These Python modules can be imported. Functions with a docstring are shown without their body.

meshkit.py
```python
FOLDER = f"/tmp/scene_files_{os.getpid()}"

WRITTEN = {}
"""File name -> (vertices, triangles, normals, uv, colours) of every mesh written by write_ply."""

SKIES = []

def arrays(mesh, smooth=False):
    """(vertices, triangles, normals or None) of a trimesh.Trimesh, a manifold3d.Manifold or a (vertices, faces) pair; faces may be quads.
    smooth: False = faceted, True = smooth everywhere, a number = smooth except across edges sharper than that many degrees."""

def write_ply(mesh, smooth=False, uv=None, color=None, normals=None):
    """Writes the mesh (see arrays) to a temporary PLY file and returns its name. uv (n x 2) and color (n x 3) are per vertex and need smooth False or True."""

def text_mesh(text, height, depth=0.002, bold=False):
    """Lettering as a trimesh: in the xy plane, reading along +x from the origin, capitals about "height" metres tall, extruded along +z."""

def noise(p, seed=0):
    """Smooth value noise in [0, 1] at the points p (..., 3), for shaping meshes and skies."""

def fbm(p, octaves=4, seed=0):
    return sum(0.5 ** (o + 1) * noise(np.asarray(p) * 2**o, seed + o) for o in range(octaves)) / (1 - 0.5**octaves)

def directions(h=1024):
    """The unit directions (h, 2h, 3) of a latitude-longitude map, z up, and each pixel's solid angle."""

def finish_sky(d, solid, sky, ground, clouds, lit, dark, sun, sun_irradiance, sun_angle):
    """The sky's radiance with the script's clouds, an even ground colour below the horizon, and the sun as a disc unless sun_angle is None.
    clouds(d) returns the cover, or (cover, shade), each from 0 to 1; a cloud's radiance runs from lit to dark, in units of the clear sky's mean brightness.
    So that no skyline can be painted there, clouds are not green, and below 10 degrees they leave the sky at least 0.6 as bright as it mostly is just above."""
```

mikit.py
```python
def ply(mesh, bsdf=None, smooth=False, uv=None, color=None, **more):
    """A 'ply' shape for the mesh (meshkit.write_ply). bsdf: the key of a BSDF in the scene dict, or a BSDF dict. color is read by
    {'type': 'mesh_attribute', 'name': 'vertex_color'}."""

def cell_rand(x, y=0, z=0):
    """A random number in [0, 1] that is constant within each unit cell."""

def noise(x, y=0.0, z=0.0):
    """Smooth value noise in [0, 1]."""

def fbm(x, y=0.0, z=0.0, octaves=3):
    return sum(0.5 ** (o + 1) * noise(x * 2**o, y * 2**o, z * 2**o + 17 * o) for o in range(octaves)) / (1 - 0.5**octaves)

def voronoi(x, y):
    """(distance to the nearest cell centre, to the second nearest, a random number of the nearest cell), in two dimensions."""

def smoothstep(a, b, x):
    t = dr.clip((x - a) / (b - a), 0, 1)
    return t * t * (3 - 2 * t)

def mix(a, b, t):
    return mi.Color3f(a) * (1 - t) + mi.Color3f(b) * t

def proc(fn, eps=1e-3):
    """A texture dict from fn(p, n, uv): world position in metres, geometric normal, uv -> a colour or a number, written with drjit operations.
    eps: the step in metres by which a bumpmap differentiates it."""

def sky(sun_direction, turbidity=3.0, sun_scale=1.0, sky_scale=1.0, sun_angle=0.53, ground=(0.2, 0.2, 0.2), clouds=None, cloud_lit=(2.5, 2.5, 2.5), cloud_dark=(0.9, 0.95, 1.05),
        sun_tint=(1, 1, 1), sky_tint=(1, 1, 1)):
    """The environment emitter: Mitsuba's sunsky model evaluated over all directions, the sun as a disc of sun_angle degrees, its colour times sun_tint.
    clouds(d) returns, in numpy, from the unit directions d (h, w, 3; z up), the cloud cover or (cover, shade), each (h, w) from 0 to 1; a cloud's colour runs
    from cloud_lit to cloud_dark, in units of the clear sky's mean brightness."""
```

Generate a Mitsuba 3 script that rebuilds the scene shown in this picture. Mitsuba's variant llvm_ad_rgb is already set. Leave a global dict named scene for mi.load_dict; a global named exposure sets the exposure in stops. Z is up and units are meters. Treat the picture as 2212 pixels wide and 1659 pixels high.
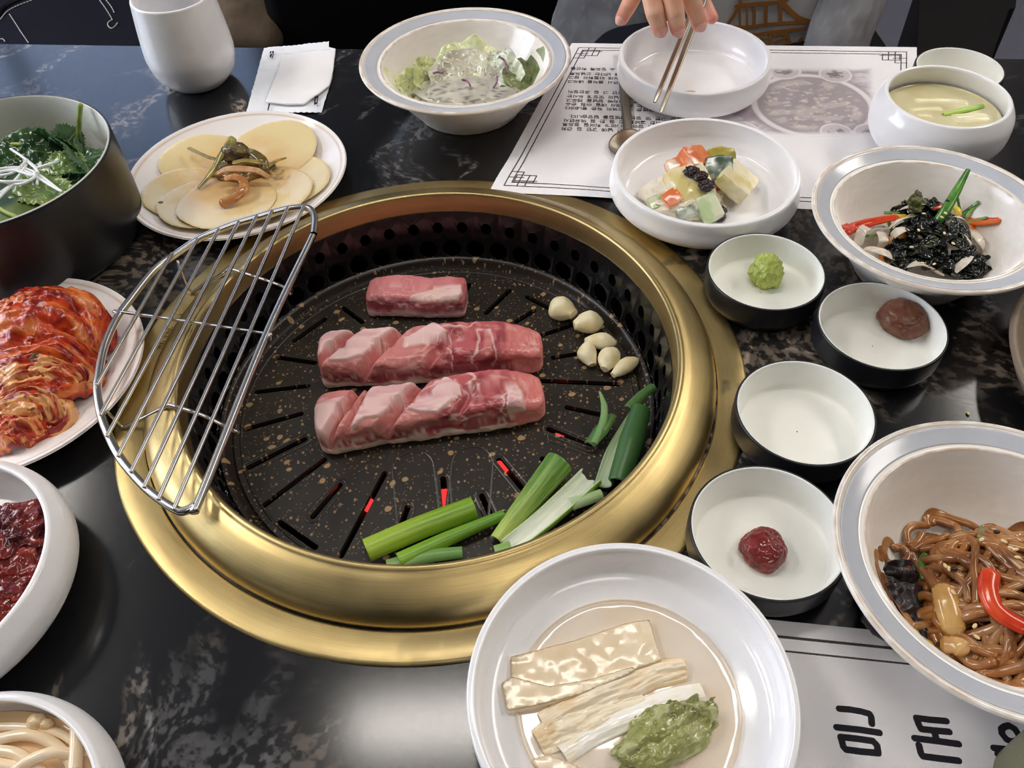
import math, random
import numpy as np, trimesh, mitsuba as mi, mikit, meshkit, manifold3d
import drjit as dr
from scipy.spatial import Delaunay
from shapely.geometry import Polygon, LineString, Point, MultiPolygon
from shapely.ops import unary_union
from shapely import affinity, contains_xy
T = mi.ScalarTransform4f
PI = math.pi
scene, labels = {'type': 'scene'}, {}

# ------------------------------------------------------------------ camera, light, exposure
W, H, F = 2212, 1659, 1800.0
PITCH, ROLL, CAM = 0.857827, -0.05236, np.array([0, 0, 0.5])
fw = np.array([0, math.cos(PITCH), -math.sin(PITCH)])
_r = np.array([1.0, 0, 0]); _u = np.cross(_r, fw)
rt = math.cos(ROLL) * _r + math.sin(ROLL) * _u
up = -math.sin(ROLL) * _r + math.cos(ROLL) * _u
scene['camera'] = {'type': 'perspective', 'fov': math.degrees(2 * math.atan(W / 2 / F)), 'fov_axis': 'x', 'near_clip': 0.02, 'far_clip': 50.0,
                   'to_world': T().look_at(origin=CAM.tolist(), target=(CAM + fw).tolist(), up=up.tolist())}
exposure = 0.0
LAMP, LAMP_WARM, WINDOWS = 11.5, (1.0, 0.94, 0.86), [(6.0, 6.7, 7.8), (.44, .70, 1.26)]
# ceiling lamps: (x, y, half width x, half width y, strength)
LAMPS = [(-0.05, 0.80, 0.44, 0.065, 2.1), (1.75, 2.9, 0.2, 0.2, 1.2), (-1.75, 1.0, 0.24, 0.8, 1.15), (1.85, 1.15, 0.24, 0.8, 1.2), (0.55, -0.55, 0.5, 0.16, 0.62)]
CEIL, FLOOR = 1.85, -0.74


def ray(x, y):
    return fw + (x - W / 2) / F * rt - (y - H / 2) / F * up


def at(x, y, z=0.0):
    """the point of height z that the photograph shows at (x, y)"""
    d = ray(x, y)
    return CAM + d * ((z - CAM[2]) / d[2])


def atY(x, y, Y):
    d = ray(x, y)
    return CAM + d * (Y / d[1])


# ------------------------------------------------------------------ helpers
def lin(c):
    c = np.asarray(c, float) / 255.0
    return np.where(c <= 0.04045, c / 12.92, ((c + 0.055) / 1.055) ** 2.4)


def rgb(c):
    return {'type': 'rgb', 'value': [float(v) for v in lin(c)]}


def LC(c):
    return tuple(float(v) for v in lin(c))


def mixc(a, b, t):
    t = np.clip(np.asarray(t, float), 0, 1)[..., None]
    return np.asarray(a) * (1 - t) + np.asarray(b) * t


def sstep(a, b, x):
    t = np.clip((np.asarray(x) - a) / (b - a), 0, 1)
    return t * t * (3 - 2 * t)


fbm, noise = meshkit.fbm, meshkit.noise


def bsdf(name, **kw):
    scene['mat_' + name] = {'type': 'twosided', 'b': kw}
    return 'mat_' + name


def prin(name, color, rough, spec=0.5, **kw):
    return bsdf(name, type='principled', base_color=rgb(color) if isinstance(color, tuple) else color, roughness=rough, specular=spec, **kw)


VC = {'type': 'mesh_attribute', 'name': 'vertex_color'}
MATTE = prin('colour_matte', VC, 0.65, 0.3)
SATIN = prin('colour_satin', VC, 0.35, 0.45)
WET = prin('colour_wet', VC, 0.16, 0.55)
GLAZE = prin('colour_glaze', VC, 0.13, 0.5)
CLOTH = prin('colour_cloth', VC, 0.9, 0.1)


def numbered(name, parent=None):
    base = (parent + '__' if parent else '') + name
    key, n = base, 0
    while key in scene or key in labels or any(False for _ in ()):
        n += 1
        key = f'{base}_{n:03d}'
    return key


def thing(name, label, cat, group=None, kind=None):
    key = numbered(name)
    labels[key] = {'label': label, 'category': cat}
    if group: labels[key]['group'] = group
    if kind: labels[key]['kind'] = kind
    return key


def put(name, mesh, mat, parent=None, label=None, cat=None, group=None, kind=None, smooth=True, color=None, **kw):
    key = numbered(name, parent)
    if color is not None and not isinstance(color, np.ndarray): color = np.asarray(color, float)
    if color is not None and color.ndim == 1: color = np.tile(color, (len(mesh.vertices), 1))
    scene[key] = mikit.ply(mesh, mat, smooth=smooth, color=color, **kw)
    info = {}
    if label: info['label'] = label
    if cat: info['category'] = cat
    if group: info['group'] = group
    if kind: info['kind'] = kind
    if info: labels[key] = info
    return key


def struct(name, mesh, mat, **kw):
    return put(name, mesh, mat, kind='structure', **kw)


def tm(v, f):
    return trimesh.Trimesh(np.asarray(v, float), np.asarray(f), process=False)


def join(ms):
    return trimesh.util.concatenate(ms)


def box(lo, hi):
    m = trimesh.creation.box(bounds=[lo, hi]); return m


def grid_mesh(P, closed_u=False, closed_v=False):
    """P (nu, nv, 3) -> mesh"""
    nu, nv = P.shape[:2]
    i, j = np.meshgrid(np.arange(nu if closed_u else nu - 1), np.arange(nv if closed_v else nv - 1), indexing='ij')
    a = i * nv + j; b = ((i + 1) % nu) * nv + j; c = ((i + 1) % nu) * nv + (j + 1) % nv; d = i * nv + (j + 1) % nv
    f = np.concatenate([np.stack([a, b, c], -1).reshape(-1, 3), np.stack([a, c, d], -1).reshape(-1, 3)])
    return tm(P.reshape(-1, 3), f)


def spline(pts, n):
    """Catmull-Rom through pts, n samples"""
    p = np.asarray(pts, float)
    if len(p) == 2: return p[0] + np.linspace(0, 1, n)[:, None] * (p[1] - p[0])
    q = np.vstack([2 * p[0] - p[1], p, 2 * p[-1] - p[-2]])
    t = np.linspace(0, len(p) - 1 - 1e-9, n); i = t.astype(int); u = (t - i)[:, None]
    a, b, c, d = q[i], q[i + 1], q[i + 2], q[i + 3]
    return 0.5 * (2 * b + (c - a) * u + (2 * a - 5 * b + 4 * c - d) * u ** 2 + (3 * b - a - 3 * c + d) * u ** 3)


def lathe(profile, n=128, c=(0, 0, 0), sub=0, closed=True):
    """profile of (r, z) going up the outside and down the inside (or any loop)"""
    p = np.asarray(profile, float)
    if sub: p = spline(p, sub)
    a = np.linspace(0, 2 * PI, n, endpoint=False)
    P = np.stack([p[:, 0][:, None] * np.cos(a), p[:, 0][:, None] * np.sin(a), np.repeat(p[:, 1][:, None], n, 1)], -1) + np.asarray(c)
    m = grid_mesh(P, closed_u=closed, closed_v=True)
    m.faces = m.faces[:, ::-1]
    return m


def frames(p):
    t = np.gradient(p, axis=0); t /= np.linalg.norm(t, axis=1, keepdims=True) + 1e-12
    n = np.zeros_like(p); v = np.array([0, 0, 1.0]) if abs(t[0, 2]) < 0.9 else np.array([1.0, 0, 0])
    v = v - t[0] * (v @ t[0]); n[0] = v / np.linalg.norm(v)
    for k in range(1, len(p)):
        v = n[k - 1] - t[k] * (n[k - 1] @ t[k]); n[k] = v / (np.linalg.norm(v) + 1e-12)
    return t, n, np.cross(t, n)


def tube(pts, r, sides=10, n=24, flat=1.0, cap=True, smooth=True):
    """round or flattened rod along pts; r a number or per-control-point list"""
    p = spline(pts, n) if smooth else np.asarray(pts, float)
    n = len(p)
    rr = np.interp(np.linspace(0, 1, n), np.linspace(0, 1, len(np.atleast_1d(r))), np.atleast_1d(r))
    t, a, b = frames(p)
    if cap:
        p = np.vstack([p[0] - t[0] * rr[0] * .55, p[0] - t[0] * rr[0] * .4, p, p[-1] + t[-1] * rr[-1] * .4, p[-1] + t[-1] * rr[-1] * .55])
        a = np.vstack([a[0], a[0], a, a[-1], a[-1]]); b = np.vstack([b[0], b[0], b, b[-1], b[-1]])
        rr = np.concatenate([[0.02 * rr[0], .6 * rr[0]], rr, [.6 * rr[-1], 0.02 * rr[-1]]])
    ang = np.linspace(0, 2 * PI, sides, endpoint=False)
    P = p[:, None] + rr[:, None, None] * (np.sin(ang)[None, :, None] * a[:, None] * flat + np.cos(ang)[None, :, None] * b[:, None])
    m = grid_mesh(P, closed_v=True)
    return m


def blob(c, r, seed=0, amp=0.25, freq=2.2, sub=3, rot=0.0, flatten=None):
    m = trimesh.creation.icosphere(subdivisions=sub)
    v = m.vertices
    k = 1 + amp * 2 * (fbm(v * freq + 7.3 * seed + 40, 4, seed) - 0.5)
    v = v * k[:, None] * np.asarray(r)
    ca, sa = math.cos(rot), math.sin(rot)
    v = v @ np.array([[ca, sa, 0], [-sa, ca, 0], [0, 0, 1]])
    if flatten is not None: v[:, 2] = np.maximum(v[:, 2], flatten)
    return tm(v + np.asarray(c), m.faces)


def poly_sheet(poly, h=0.003, zf=None, thick=0.001, edge=None, jitter=0.25, seed=0):
    """a sheet with the outline poly (xy), vertices about h apart, top surface zf(x, y), thick deep"""
    rng = np.random.default_rng(seed)
    poly = Polygon(poly) if not isinstance(poly, Polygon) else poly
    poly = poly.buffer(0)
    rings = [poly.exterior] + list(poly.interiors)
    eh = edge or h
    B = []
    for r in rings:
        c = np.array(r.coords)[:-1]
        for k in range(len(c)):
            a, b = c[k], c[(k + 1) % len(c)]
            m = max(1, int(np.ceil(np.linalg.norm(b - a) / eh)))
            B.append(a + (b - a) * (np.arange(m) / m)[:, None])
    B = np.vstack(B)
    x0, y0, x1, y1 = poly.bounds
    gx, gy = np.meshgrid(np.arange(x0, x1, h), np.arange(y0, y1, h * 0.87))
    gx = gx + (np.arange(gx.shape[0]) % 2)[:, None] * h / 2
    g = np.c_[gx.ravel(), gy.ravel()] + rng.uniform(-1, 1, (gx.size, 2)) * h * jitter
    inner = poly.buffer(-0.45 * h)
    g = g[contains_xy(inner, g[:, 0], g[:, 1])] if not inner.is_empty else g[:0]
    pts = np.vstack([B, g])
    tri = Delaunay(pts).simplices
    cen = pts[tri].mean(1)
    tri = tri[contains_xy(poly, cen[:, 0], cen[:, 1])]
    a = pts[tri]; area = (a[:, 1, 0] - a[:, 0, 0]) * (a[:, 2, 1] - a[:, 0, 1]) - (a[:, 1, 1] - a[:, 0, 1]) * (a[:, 2, 0] - a[:, 0, 0])
    tri = tri[np.abs(area) > 1e-12]; area = area[np.abs(area) > 1e-12]
    tri[area < 0] = tri[area < 0][:, ::-1]
    z = zf(pts[:, 0], pts[:, 1]) if callable(zf) else np.full(len(pts), zf or 0.0)
    n = len(pts)
    top = np.c_[pts, z]; bot = np.c_[pts, z - thick]
    e = np.vstack([tri[:, [0, 1]], tri[:, [1, 2]], tri[:, [2, 0]]])
    s = set(map(tuple, e))
    rim = np.array([x for x in e if (x[1], x[0]) not in s])
    side = np.vstack([np.c_[rim[:, 1], rim[:, 0], rim[:, 0] + n], np.c_[rim[:, 1], rim[:, 0] + n, rim[:, 1] + n]])
    return tm(np.vstack([top, bot]), np.vstack([tri, tri[:, ::-1] + n, side]))


def flat_print(geom, z, thick=0.0002):
    geoms = [geom] if isinstance(geom, Polygon) else [g for g in getattr(geom, 'geoms', []) if isinstance(g, Polygon)]
    ms = [trimesh.creation.extrude_polygon(g, thick, engine='earcut') for g in geoms if g.area > 1e-9]
    m = join(ms); m.apply_translation([0, 0, z]); return m


def xy(px, z=0.0):
    return np.array([at(a, b, z)[:2] for a, b in px])


def zoomed(x0, y0, s, pts):
    return [(x0 + a / s, y0 + b / s) for a, b in pts]


def circle_poly(c, r, n=40, ry=None, rot=0, seed=None, amp=0):
    a = np.linspace(0, 2 * PI, n, endpoint=False)
    k = np.ones(n)
    if seed is not None: k = 1 + amp * 2 * (fbm(np.stack([np.cos(a) * 1.7 + seed * 3.1, np.sin(a) * 1.7, a * 0 + seed], -1), 3, seed) - .5)
    x, y = r * k * np.cos(a), (ry or r) * k * np.sin(a)
    return np.c_[c[0] + x * math.cos(rot) - y * math.sin(rot), c[1] + x * math.sin(rot) + y * math.cos(rot)]


def vnoise(m, f, seed=0, o=3):
    return fbm(np.asarray(m.vertices) * f + seed * 11.7 + 50, o, seed)


# ------------------------------------------------------------------ materials
def marble(p, n, uv):
    x, y = p.x, p.y
    wx = mikit.fbm(x * 6 + 3, y * 6, 1.0, octaves=4) - 0.5
    wy = mikit.fbm(x * 6 + 9, y * 6 + 4, 2.0, octaves=4) - 0.5
    u, v = x * 0.86 - y * 0.5 + wx * 0.20, y * 0.86 + x * 0.5 + wy * 0.20
    zone = 0.25 + 0.75 * mikit.smoothstep(0.34, 0.58, mikit.fbm(x * 3.2 + 7, y * 3.2 + 1, 9.0, octaves=2))
    patch = mikit.smoothstep(0.555, 0.68, mikit.fbm(u * 17, v * 6, 3.0, octaves=5)) * zone
    wisp = (1 - mikit.smoothstep(0.0, 0.03, dr.abs(mikit.fbm(u * 9 + 20, v * 4, 7.0, octaves=5) - 0.5))) * mikit.smoothstep(.45, .65, mikit.fbm(u * 14 + 5, v * 7, 6.0, octaves=3))
    g1 = mikit.fbm(x * 210 + wx * 30, y * 210, 0.0, octaves=3)
    grain = mikit.smoothstep(0.40, 0.70, g1)
    m = dr.clip((patch * 0.66 + wisp * 0.45) * (0.10 + 1.05 * grain), 0, 1)
    warm = mikit.smoothstep(.35, .65, mikit.noise(x * 11, y * 11, 5.0))
    return mikit.mix(LC((15, 16, 19)), mikit.mix(LC((162, 146, 130)), LC((146, 145, 146)), warm), m)


bsdf('marble', type='principled', base_color=mikit.proc(marble), roughness=0.15, specular=0.6)


def brass_col(p, n, uv):
    dx, dy = p.x + 0.0638, p.y - 0.4565
    r = dr.sqrt(dx * dx + dy * dy); a = dr.atan2(dy, dx)
    brushed = mikit.noise(a * 9, r * 2600, p.z * 2600)
    blot = mikit.fbm(p.x * 30, p.y * 30, p.z * 30, octaves=3)
    worn = mikit.smoothstep(0.60, 0.68, mikit.fbm(p.x * 24 + 5, p.y * 24, 3.0, octaves=4)) * mikit.smoothstep(0.228, 0.232, r) * mikit.smoothstep(-0.2, 0.7, dr.cos(a + 0.25))
    c = mikit.mix(LC((210, 188, 134)), LC((182, 158, 104)), brushed * 0.5 + blot * 0.6)
    return mikit.mix(c, LC((112, 104, 84)), worn * 0.8)


def brass_rough(p, n, uv):
    return 0.30 + 0.18 * mikit.fbm(p.x * 35, p.y * 35, p.z * 35, octaves=3)


bsdf('brass', type='principled', base_color=mikit.proc(brass_col), roughness=mikit.proc(brass_rough), metallic=1.0)


def plate_col(p, n, uv):
    out = mi.Color3f(*[float(v) for v in lin((38, 33, 28))]) * (0.75 + 0.5 * mikit.fbm(p.x * 60, p.y * 60, 1.0, octaves=3))
    for s, (sc, lo, hi, k) in enumerate([(75, .86, .34, 1.0), (170, .80, .33, .8), (330, .78, .36, .55)]):
        ca, sa = math.cos(.5 + s), math.sin(.5 + s)
        d, _, w = mikit.voronoi((p.x * ca + p.y * sa) * sc, (p.y * ca - p.x * sa) * sc * 1.25 + 31 * s)
        on = (1 - mikit.smoothstep(hi * .55, hi * .75, d * (0.7 + 0.9 * mikit.noise(p.x * sc * 3, p.y * sc * 3)))) * mikit.smoothstep(lo, lo + .02, w) * k
        out = out * (1 - on) + mi.Color3f(*[float(v) for v in lin((150, 122, 88))]) * on
    return out


bsdf('grill_coating', type='principled', base_color=mikit.proc(plate_col), roughness=0.33, specular=0.5)
prin('black_enamel', (13, 13, 16), 0.16, 0.6)
prin('black_cast', (16, 15, 15), 0.6, 0.3)
prin('white_ceramic', (232, 231, 232), 0.12, 0.5)
prin('matte_white', (229, 229, 222), 0.38, 0.4)
prin('matte_black', (24, 25, 29), 0.34, 0.45)
prin('brown_ceramic', (118, 104, 88), 0.4, 0.4)
prin('paper', (231, 229, 232), 0.8, 0.2)
prin('ink', (72, 70, 74), 0.8, 0.1)
prin('dark_ink', (40, 39, 44), 0.8, 0.1)
prin('film', (234, 236, 241), 0.42, 0.4)
bsdf('steel', type='principled', base_color=rgb((222, 219, 214)), roughness=0.22, metallic=1.0)
bsdf('dull_steel', type='principled', base_color=rgb((172, 164, 148)), roughness=0.3, metallic=1.0)
prin('leather', (20, 21, 32), 0.5, 0.3)
prin('black_leather', (5, 5, 7), 0.5, 0.15)
prin('thread', (188, 182, 180), 0.8, 0.1)
prin('wall_paint', (134, 130, 128), 0.9, 0.1)
prin('ceiling_paint', (165, 163, 160), 0.9, 0.1)
prin('floor_tile', (92, 92, 104), 0.5, 0.3)
prin('frame_paint', (40, 38, 38), 0.5, 0.3)


def emitter(color):
    return {'type': 'area', 'radiance': {'type': 'rgb', 'value': [float(v) for v in color]}}


# ------------------------------------------------------------------ the room
struct('floor', box([-3.2, -2.4, FLOOR - .1], [3.2, 3.5, FLOOR]), 'mat_floor_tile', smooth=False)
struct('ceiling', box([-3.2, -2.4, CEIL], [3.2, 3.5, CEIL + .1]), 'mat_ceiling_paint', smooth=False)
FAR = 3.4
struct('wall_far', box([-3.2, FAR, FLOOR], [3.2, FAR + .1, CEIL]), 'mat_wall_paint', smooth=False)
prin('dark_panel', (46, 42, 40), .8, .2)
struct('wall_near', box([-3.2, -2.5, FLOOR], [3.2, -2.4, CEIL]), 'mat_dark_panel', smooth=False)
struct('wall_right', box([3.2, -2.4, FLOOR], [3.3, FAR, CEIL]), 'mat_wall_paint', smooth=False)
struct('wall_left', box([-3.3, -2.4, FLOOR], [-3.2, FAR, CEIL]), 'mat_wall_paint', smooth=False)
# a window in the left wall and one at the left of the far wall (a, b along the wall; at() turns wall coordinates into the room's)
for k, (a, b, zt, place_) in enumerate([(0.1, 2.1, 1.62, lambda t, d, z: [-3.2 + d, t, z]), (-3.0, -1.0, 1.79, lambda t, d, z: [t, FAR - d, z])]):
    bars = [(a - .06, b + .06, .15, .21), (a - .06, b + .06, zt, zt + .05), (a - .06, a, .15, zt + .05), (b, b + .06, .15, zt + .05), ((a + b) / 2 - .025, (a + b) / 2 + .025, .15, zt + .05)]
    fr = []
    for t0, t1, z0, z1 in bars:
        c = np.array([place_(t0, 0, z0), place_(t1, .04, z1)]); fr.append(box(c.min(0), c.max(0)))
    w = struct(f'window_{k + 1}', join(fr), 'mat_frame_paint', smooth=False)
    q4 = [place_(a, .01, .21), place_(b, .01, .21), place_(b, .01, zt), place_(a, .01, zt)]
    m = tm(q4, [[0, 1, 2], [0, 2, 3]])
    inward = np.array(place_(0, 1, 0)) - np.array(place_(0, 0, 0))
    if np.array(m.face_normals)[0] @ inward < 0: m.faces = m.faces[:, ::-1]
    scene[w + '__pane'] = {**mikit.ply(m, 'mat_paper'), 'emitter': emitter(WINDOWS[k])}
for k, (x, y, hx, hy, s) in enumerate(LAMPS):
    t = thing('ceiling_light', ['long narrow ceiling light panel above the table', 'square ceiling light panel in the far right corner of the room', 'wide ceiling light panel left of the table', 'wide ceiling light panel right of the table', 'dim ceiling light panel behind the viewer'][k], 'ceiling light')
    fr = join([box([x - hx - .02, y - hy - .02, CEIL - .03], [x + hx + .02, y - hy, CEIL]), box([x - hx - .02, y + hy, CEIL - .03], [x + hx + .02, y + hy + .02, CEIL]),
               box([x - hx - .02, y - hy, CEIL - .03], [x - hx, y + hy, CEIL]), box([x + hx, y - hy, CEIL - .03], [x + hx + .02, y + hy, CEIL])])
    put('frame', fr, 'mat_frame_paint', t, smooth=False)
    d = tm([[x - hx, y - hy, CEIL - .012], [x - hx, y + hy, CEIL - .012], [x + hx, y + hy, CEIL - .012], [x + hx, y - hy, CEIL - .012]], [[0, 1, 2], [0, 2, 3]])
    scene[t + '__diffuser'] = {**mikit.ply(d, 'mat_paper'), 'emitter': emitter(np.array(LAMP_WARM) * LAMP * s)}

# ------------------------------------------------------------------ table with its hole for the grill
GC = np.array([-0.0638, 0.4565])
E0, E1 = at(0, 95)[:2], at(2140, 127)[:2]
ed = (E1 - E0) / np.linalg.norm(E1 - E0); en = np.array([ed[1], -ed[0]])
TL, TR = E0 - ed * 0.12, E0 + ed * 1.62
top = Polygon([TL, TR, TR + en * 1.06, TL + en * 1.06]).buffer(-0.012).buffer(0.012, 8)
hole = Polygon(circle_poly(GC, 0.226, 96))
tp = trimesh.creation.extrude_polygon(top.difference(hole), 0.03, engine='earcut'); tp.apply_translation([0, 0, -0.03])
tb = thing('dining_table', 'dark marble-patterned dining table with the round grill set into it', 'table')
put('tabletop', tp, 'mat_marble', tb, smooth=False)
ctr = TL + ed * 0.87 + en * 0.53
for sx, sy in ((-1, -1), (1, -1), (-1, 1), (1, 1)):
    q = ctr + ed * sx * 0.72 + en * sy * 0.42
    put('leg', box([q[0] - .03, q[1] - .03, FLOOR], [q[0] + .03, q[1] + .03, -0.03]), 'mat_black_cast', tb, smooth=False)

# ------------------------------------------------------------------ grill
PZ = -0.047                                           # the cooking surface
gc3 = (GC[0], GC[1], 0)
gr = thing('table_grill', 'round brass-rimmed grill built into the table, with a black slotted cooking plate', 'grill')
put('flange', lathe([(.2262, -.012), (.2275, .0008), (.2290, .0018), (.240, .0026), (.2475, .0024), (.2498, .0014), (.2505, .0002), (.2488, .0002), (.238, .0002), (.230, -.012)], 240, gc3), 'mat_brass', gr, smooth=40, label='flat brass outer flange')
put('ring', lathe(spline([(.2250, -.012), (.2256, -.002), (.2258, .004), (.2245, .0088), (.2212, .0135), (.216, .0175), (.2095, .0212), (.204, .0238), (.1995, .0252), (.1975, .0264), (.1958, .0268), (.1942, .0262), (.1934, .0245), (.1926, .019), (.1922, .011), (.1924, .005), (.1960, .0035)], 90), 240, gc3), 'mat_brass', gr, smooth=50, label='raised rounded brass ring')
# maker's lettering stamped in the flange, worn past reading
stamp = []
for k, (px, sh) in enumerate([((390, 676), 0), ((384, 690), 1), ((369, 707), 2), ((364, 716), 3), ((357, 724), 1), ((349, 737), 2), ((345, 747), 3)]):
    c = at(*px, .003); a = math.atan2(c[1] - GC[1], c[0] - GC[0]); er = np.array([math.cos(a), math.sin(a), 0]); et = np.array([-er[1], er[0], 0])
    q = [[(-3, 0), (0, 1), (3, 0)], [(-2, -1.2), (-1, 1.2), (0, -1), (1, 1.2), (2, -1)], [(-3, -1), (0, 0), (-2, 1.2), (2, 1)], [(-2, 1), (-2, -1), (1, -1), (2, 1), (-1, .6)]][sh]
    stamp.append(tube([c + er * x * .0012 + et * y * .0012 - [0, 0, .0003] for x, y in q], .0004, 6, 24))
put('stamp', join(stamp), 'mat_brass', gr)
# perforated wall: one sector with a small and a large hole, repeated
NS = 50; da = 2 * PI / NS; s0 = .188 * da
lo_e = [(-s0 / 2 + s0 * k / 8, 0) for k in range(9)]; hi_e = [(s0 - s0 * k / 8, .060) for k in range(9)]
sec = Polygon(lo_e + [(s0 / 2, .0312), (s0, .0340)] + hi_e + [(0, .0340), (-s0 / 2, .0312)])
hb = affinity.scale(Point(0, .0205).buffer(.0092, 10), 1, 1.05); hs = affinity.scale(Point(s0 / 2, .0440).buffer(.0050, 8), 1, 1.25)
sl = trimesh.creation.extrude_polygon(sec.difference(hb).difference(hs), .0014, engine='earcut')
V0 = np.array(sl.vertices); h = V0[:, 1]; r = np.interp(h, [0, .006, .05, .060], [.1795, .1832, .1885, .1915]) + V0[:, 2]
vs, fs = [], []
for k in range(NS):
    th = V0[:, 0] / .188 + k * da
    vs.append(np.c_[GC[0] + r * np.cos(th), GC[1] + r * np.sin(th), PZ - .006 + h]); fs.append(np.array(sl.faces) + k * len(V0))
wl = trimesh.Trimesh(np.vstack(vs), np.vstack(fs), process=False); wl.merge_vertices(digits_vertex=6)
key_ = np.sort(wl.faces, 1); _, inv, cnt = np.unique(key_, axis=0, return_inverse=True, return_counts=True)
wl.update_faces(cnt[inv.ravel()] == 1)
put('perforated_wall', wl, 'mat_black_enamel', gr, smooth=40, label='black enamel wall with two rows of round holes')
put('well', lathe([(.2235, -.014), (.2235, -.11), (.03, -.118), (.0005, -.118), (.0005, -.122), (.2255, -.114), (.2255, -.014)], 96, gc3), 'mat_black_cast', gr, smooth=40)

# cooking plate with slots
slots = [((555, 847), (664, 834)), ((532, 927), (650, 894)), ((537, 1010), (658, 949)), ((572, 1091), (700, 994)), ((676, 1116), (734, 1048)), ((605, 1129), (681, 1182)),
         ((737, 1200), (831, 1023)), ((862, 1150), (880, 1096)), ((957, 1034), (964, 1110)), ((1041, 1071), (1062, 1118)), ((1078, 994), (1145, 1075)), ((1172, 991), (1215, 1030)),
         ((1185, 927), (1275, 964)), ((1225, 880), (1322, 902)), ((1195, 773), (1262, 762)), ((1146, 733), (1246, 699)), ((1115, 695), (1154, 671)), ((1050, 676), (1100, 628)),
         ((1139, 642), (1190, 668)), ((1000, 640), (1013, 615)), ((1148, 822), (1336, 830)), ((636, 736), (701, 690)), ((742, 666), (783, 696)), ((598, 772), (680, 784)), ((930, 1160), (945, 1195)), ((1150, 1090), (1190, 1120))]
plate_r = .1722
disc = Polygon(circle_poly(GC, plate_r, 160))
sp = [LineString([at(*a, PZ)[:2], at(*b, PZ)[:2]]).buffer(.0024, 6) for a, b in slots]
pl = poly_sheet(disc.difference(unary_union(sp)), h=.008, zf=PZ, thick=.004, edge=.0016, jitter=.1)
ridges = []
def ridge_loop(a, b, w, open_end=False):
    A, B = at(*a, PZ), at(*b, PZ); l = LineString([A[:2], B[:2]]).buffer(w, 10).exterior
    n = max(24, int(l.length / .003)); p = np.array([l.interpolate(k / n, normalized=True).coords[0] for k in range(n + 1)])
    ridges.append(tube(np.c_[p, np.full(len(p), PZ - .0004)], .0013, 8, smooth=False, n=n, cap=False))
for k in (2, 4, 7, 8, 9, 10, 12): ridge_loop(*slots[k], .0052)
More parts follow.
